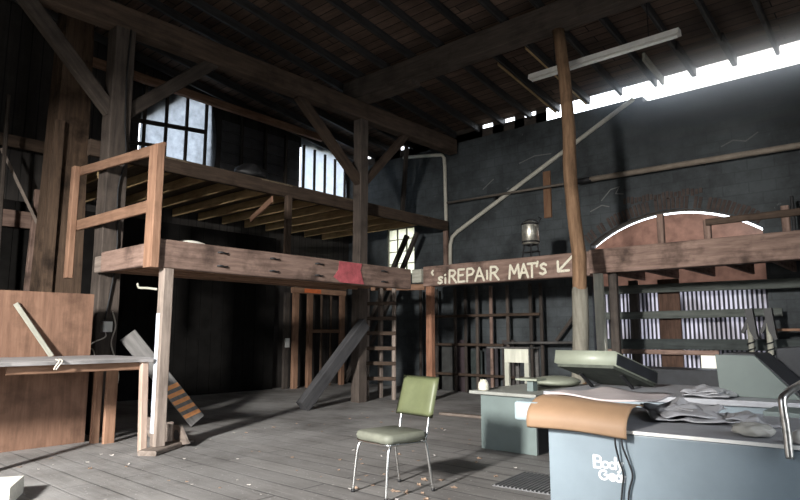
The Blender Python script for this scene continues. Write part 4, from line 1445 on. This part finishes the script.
# chrome grab handle
bm = bmesh.new()
hp = smooth_pts([tw(1.392, -0.045, 0.64), tw(1.388, -0.045, 0.80), tw(1.380, -0.043, 0.93), tw(1.392, -0.01, 0.972), tw(1.455, 0.15, 1.02), tw(1.60, 0.50, 1.10), tw(1.66, 0.64, 1.11), tw(1.68, 0.70, 1.05), tw(1.68, 0.72, 0.90), tw(1.68, 0.72, 0.711)], 7)
bm_tube(bm, hp, 0.021, 14)
tag(link('grab_handle', bm, RUSTCH, None, True), 'bent chrome grab handle at the right end of the lettered table', 'handle')
p = tw(1.45, 0.05, 0.709)
bm = bmesh.new()
bmesh.ops.create_icosphere(bm, subdivisions=2, radius=0.05)
for v in bm.verts:
    v.co = Vector((v.co.x * 1.2, v.co.y, max(v.co.z, -0.03))) + p + Vector((0, 0, 0.03))
tag(link('white_knob', bm, FIX, bg2, True), 'small white rounded knob')

# second table row behind
t3 = thing('long_exercise_table', 'long blue-grey exercise table in the second row, behind the lettered one', 'exercise table', (-1.4, 6.7, 0))
bm = bmesh.new()
poly = [(-3.15, 5.98), (0.4, 6.62), (0.4, 7.6), (-3.15, 7.7)]
bm_prism(bm, poly, 2, 0, 0.66)
link('table_body', bm, BLUEGREY, t3)
bm = bmesh.new()
poly = [(-3.2, 5.93), (0.42, 6.58), (0.42, 7.64), (-3.2, 7.75)]
bm_prism(bm, poly, 2, 0.662, 0.715)
rounded(bm, 0.006)
link('table_top', bm, BLUEDARK, t3)
box('end_cabinet', (-1.14, 5.75, 0), (0.5, 6.22, 0.69), GREENGREY, None, 0.01, 'grey-green low cabinet at the right edge behind the chrome handle', 'cabinet')
p = (-1.72, 6.42, 0.717)
crumple('plastic_sheet', p, 0.44, 0.40, 0.09, 0.15, 13, 'crumpled grey plastic sheet on the second-row table before the sloped cabinet', 'plastic sheet', SILVER)

# raised padded rest
pd = thing('raised_pad', 'thick pale green padded rest raised at an angle on the second-row table', 'padded rest', (-2.8, 6.6, 0.717))


def padpt(x, s, t):                               # s along the slab (0 near end .. 1 hinge), t thickness
    a = Vector((0, 6.2, 1.065))
    d = Vector((0.10, 0.95, -0.25))
    nrm = Vector((0, 0.30, 0.95)).normalized()
    q = a + d * s + nrm * t
    return Vector((x + d.x * s, q.y, q.z))


bm = bmesh.new()
bm_loft(bm, [[padpt(-3.19, s, -0.065), padpt(-2.53, s, -0.065), padpt(-2.53, s, 0.075), padpt(-3.19, s, 0.075)] for s in (0, 0.25, 0.5, 0.75, 1.0)])
bmesh.ops.bevel(bm, geom=[e for e in bm.edges if len(e.link_faces) == 2 and e.calc_face_angle(0) > 0.6], offset=0.022, segments=3, affect='EDGES')
link('pad', bm, PADGREEN, pd, True)
bm = bmesh.new()
bm_loft(bm, [[padpt(-3.17, s, -0.10), padpt(-2.55, s, -0.10), padpt(-2.55, s, -0.068), padpt(-3.17, s, -0.068)] for s in (0.04, 0.98)])
tag(link('base_board', bm, PADDARK, pd), 'dark underside board')
bm = bmesh.new()
bm_tube(bm, [padpt(-2.62, 0.35, -0.10), (-2.56, 6.75, 0.72)], 0.02, 8)
bm_tube(bm, [padpt(-3.08, 0.35, -0.10), (-3.02, 6.75, 0.72)], 0.02, 8)
link('prop_strut', bm, IRON, pd)
bm = bmesh.new()
bm_loft(bm, [[padpt(-2.528, s, -0.06), padpt(-2.522, s, -0.06), padpt(-2.522, s, 0.06), padpt(-2.528, s, 0.06)] for s in (0.05, 0.98)])
tag(link('side_facing', bm, VDARK, pd), 'black side facing')
# lumpy dim cushions left behind the raised rest
for cx_, cy_, cz, sx_, lab in ((-3.75, 7.3, 0.656, 0.30, 'flat dim green cushion at the back of the green-grey cabinet'),):
    bm = bmesh.new()
    bmesh.ops.create_icosphere(bm, subdivisions=3, radius=1.0)
    for v in bm.verts:
        v.co = Vector((cx_ + v.co.x * sx_, cy_ + v.co.y * 0.36, cz + 0.06 + max(v.co.z, -0.8) * 0.07))
    zm = min(v.co.z for v in bm.verts)
    for v in bm.verts:
        v.co.z += cz + 0.001 - zm
    tag(link('flat_cushion', bm, PADGREEN, None, True), lab, 'cushion')

# sloped cabinet and black raised slab
sc = thing('sloped_cabinet', 'grey-green sloped end cabinet standing on the second-row table at the right', 'cabinet', (-1.3, 6.6, 0.717))
bm = bmesh.new()
bm_prism(bm, [(-1.66, 0.717), (-0.99, 0.717), (-1.34, 1.105), (-1.68, 1.11)], 1, 6.60, 6.64)
rounded(bm, 0.004)
link('face_panel', bm, plain('dull_green_grey_panel', (0.10, 0.125, 0.115), 0.5, 0, 0.1, 3, 0.05), sc)
bm = bmesh.new()
bm_prism(bm, [(-1.60, 0.717), (-0.96, 0.717), (-1.35, 1.12), (-1.62, 1.125)], 1, 6.642, 7.35)
tag(link('cabinet_shell', bm, VDARK, sc), 'black sloping shell')
bs = thing('black_slab', 'black padded slab tilted up at the right edge behind the sloped cabinet', 'padded slab', (-0.6, 7.6, 0))
bm = bmesh.new()
bm_prism(bm, [(-1.35, 0.74), (0.3, 1.22), (0.3, 1.32), (-1.35, 1.16)], 1, 7.66, 8.3)
rounded(bm, 0.02, 3)
link('slab_pad', bm, VDARK, bs)
for x in (-1.2, 0.15):
    box('leg', (x - 0.04, 7.8, 0), (x + 0.04, 7.9, 0.80 if x < -1 else 1.18), IRON, bs, 0.003)

# ribbed rubber mat on the floor
bm = bmesh.new()
mo, ma = Vector((-2.86, 4.98, 0)), math.radians(5)
def mm(a, b, z):
    return mo + Vector((a * math.cos(ma) - b * math.sin(ma), a * math.sin(ma) + b * math.cos(ma), z))
bm_loft(bm, [[mm(-0.21, -0.28, 0), mm(0.32, -0.28, 0), mm(0.32, 0.34, 0), mm(-0.21, 0.34, 0)], [mm(-0.21, -0.28, 0.008), mm(0.32, -0.28, 0.008), mm(0.32, 0.34, 0.008), mm(-0.21, 0.34, 0.008)]])
for k in range(14):
    a = -0.19 + 0.0375 * k
    bm_loft(bm, [[mm(a - 0.008, -0.28, 0.008), mm(a + 0.008, -0.28, 0.008), mm(a + 0.008, 0.34, 0.008), mm(a - 0.008, 0.34, 0.008)], [mm(a - 0.006, -0.28, 0.018), mm(a + 0.006, -0.28, 0.018), mm(a + 0.006, 0.34, 0.018), mm(a - 0.006, 0.34, 0.018)]])
tag(link('ribbed_mat', bm, plain('worn_dark_rubber', (0.12, 0.12, 0.122), 0.6, 0, 0.2, 8)), 'ribbed dark rubber mat on the floor left of the lettered table', 'mat')
beam('floor_plank', (-6.3, 8.2, 0.02), (-4.75, 8.35, 0.02), 0.14, 0.04, WEATH, None, 0.003, 'loose weathered plank lying on the floor behind the green chair', 'plank')

# ================================================================== FLOOR LITTER
def leaf_mesh(seed, size):
    rng = random.Random(seed)
    b = bmesh.new()
    n_ = 9
    rim = []
    for k_ in range(n_):
        a = 2 * PI * k_ / n_
        r = size * (0.6 + 0.5 * rng.random()) * (1.0 if k_ % 2 else 0.7)
        rim.append(Vector((r * math.cos(a) * 1.4, r * math.sin(a) * 0.8, size * (0.1 + 0.6 * rng.random()))))
    zmin_ = min(p_.z for p_ in rim)
    top = [p_ - Vector((0, 0, zmin_ - 0.003)) for p_ in rim]
    bot = [Vector((p_.x, p_.y, p_.z - 0.003)) for p_ in top]
    vt = [b.verts.new(p_) for p_ in top]
    vb = [b.verts.new(p_) for p_ in bot]
    ct, cb_ = b.verts.new((0, 0, 0.004)), b.verts.new((0, 0, 0.0))
    for k_ in range(n_):
        j_ = (k_ + 1) % n_
        b.faces.new((vt[k_], vt[j_], ct))
        b.faces.new((vb[j_], vb[k_], cb_))
        b.faces.new((vt[j_], vt[k_], vb[k_], vb[j_]))
    return b


protos = []
for k in range(5):
    o = link('dry_leaf', leaf_mesh(k, 0.026 + 0.004 * k), LEAF, None, False, at=(-3.7 + 0.05 * k, 3.2, 0))
    tag(o, 'small curled dry leaf on the plank floor', 'leaf', 'dry leaves littering the floor')
    protos.append(o)
for k in range(3):
    o = link('paper_scrap', leaf_mesh(40 + k, 0.022 + 0.003 * k), CHIP, None, False, at=(-5.0 - 0.4 * k, 3.6, 0))
    tag(o, 'small pale scrap on the plank floor', 'scrap', 'pale scraps littering the floor')
    protos.append(o)
spots = [(-3.55, 3.97, 3), (-3.45, 4.0, 4), (-3.86, 3.83, 4), (-3.62, 4.45, 2), (-3.5, 4.55, 3), (-3.34, 4.08, 2), (-3.25, 4.4, 1), (-3.2, 3.95, 3), (-6.3, 3.0, 7), (-6.9, 3.1, 6)]
rng = random.Random(11)
while len(spots) < 120:
    y = rng.uniform(2.2, 8.4)
    x = rng.uniform(-7.4, -2.5)
    if -4.3 < x and y > 5.9:
        continue
    if x > -2.75 and y > 3.4:
        continue
    spots.append((x, y, rng.choice([0, 1, 2, 3, 0, 1, 2, 5, 5, 6])))
done = set()
for x, y, i in spots:
    if i in done:
        o = protos[i].copy()
        COL.objects.link(o)
        s = rng.uniform(0.35, 0.9)
        o.scale = (s, s, s)
    else:
        o = protos[i]
        done.add(i)
    o.location = (x, y, 0.0)
    o.rotation_euler = (0, 0, rng.uniform(0, 6.28))
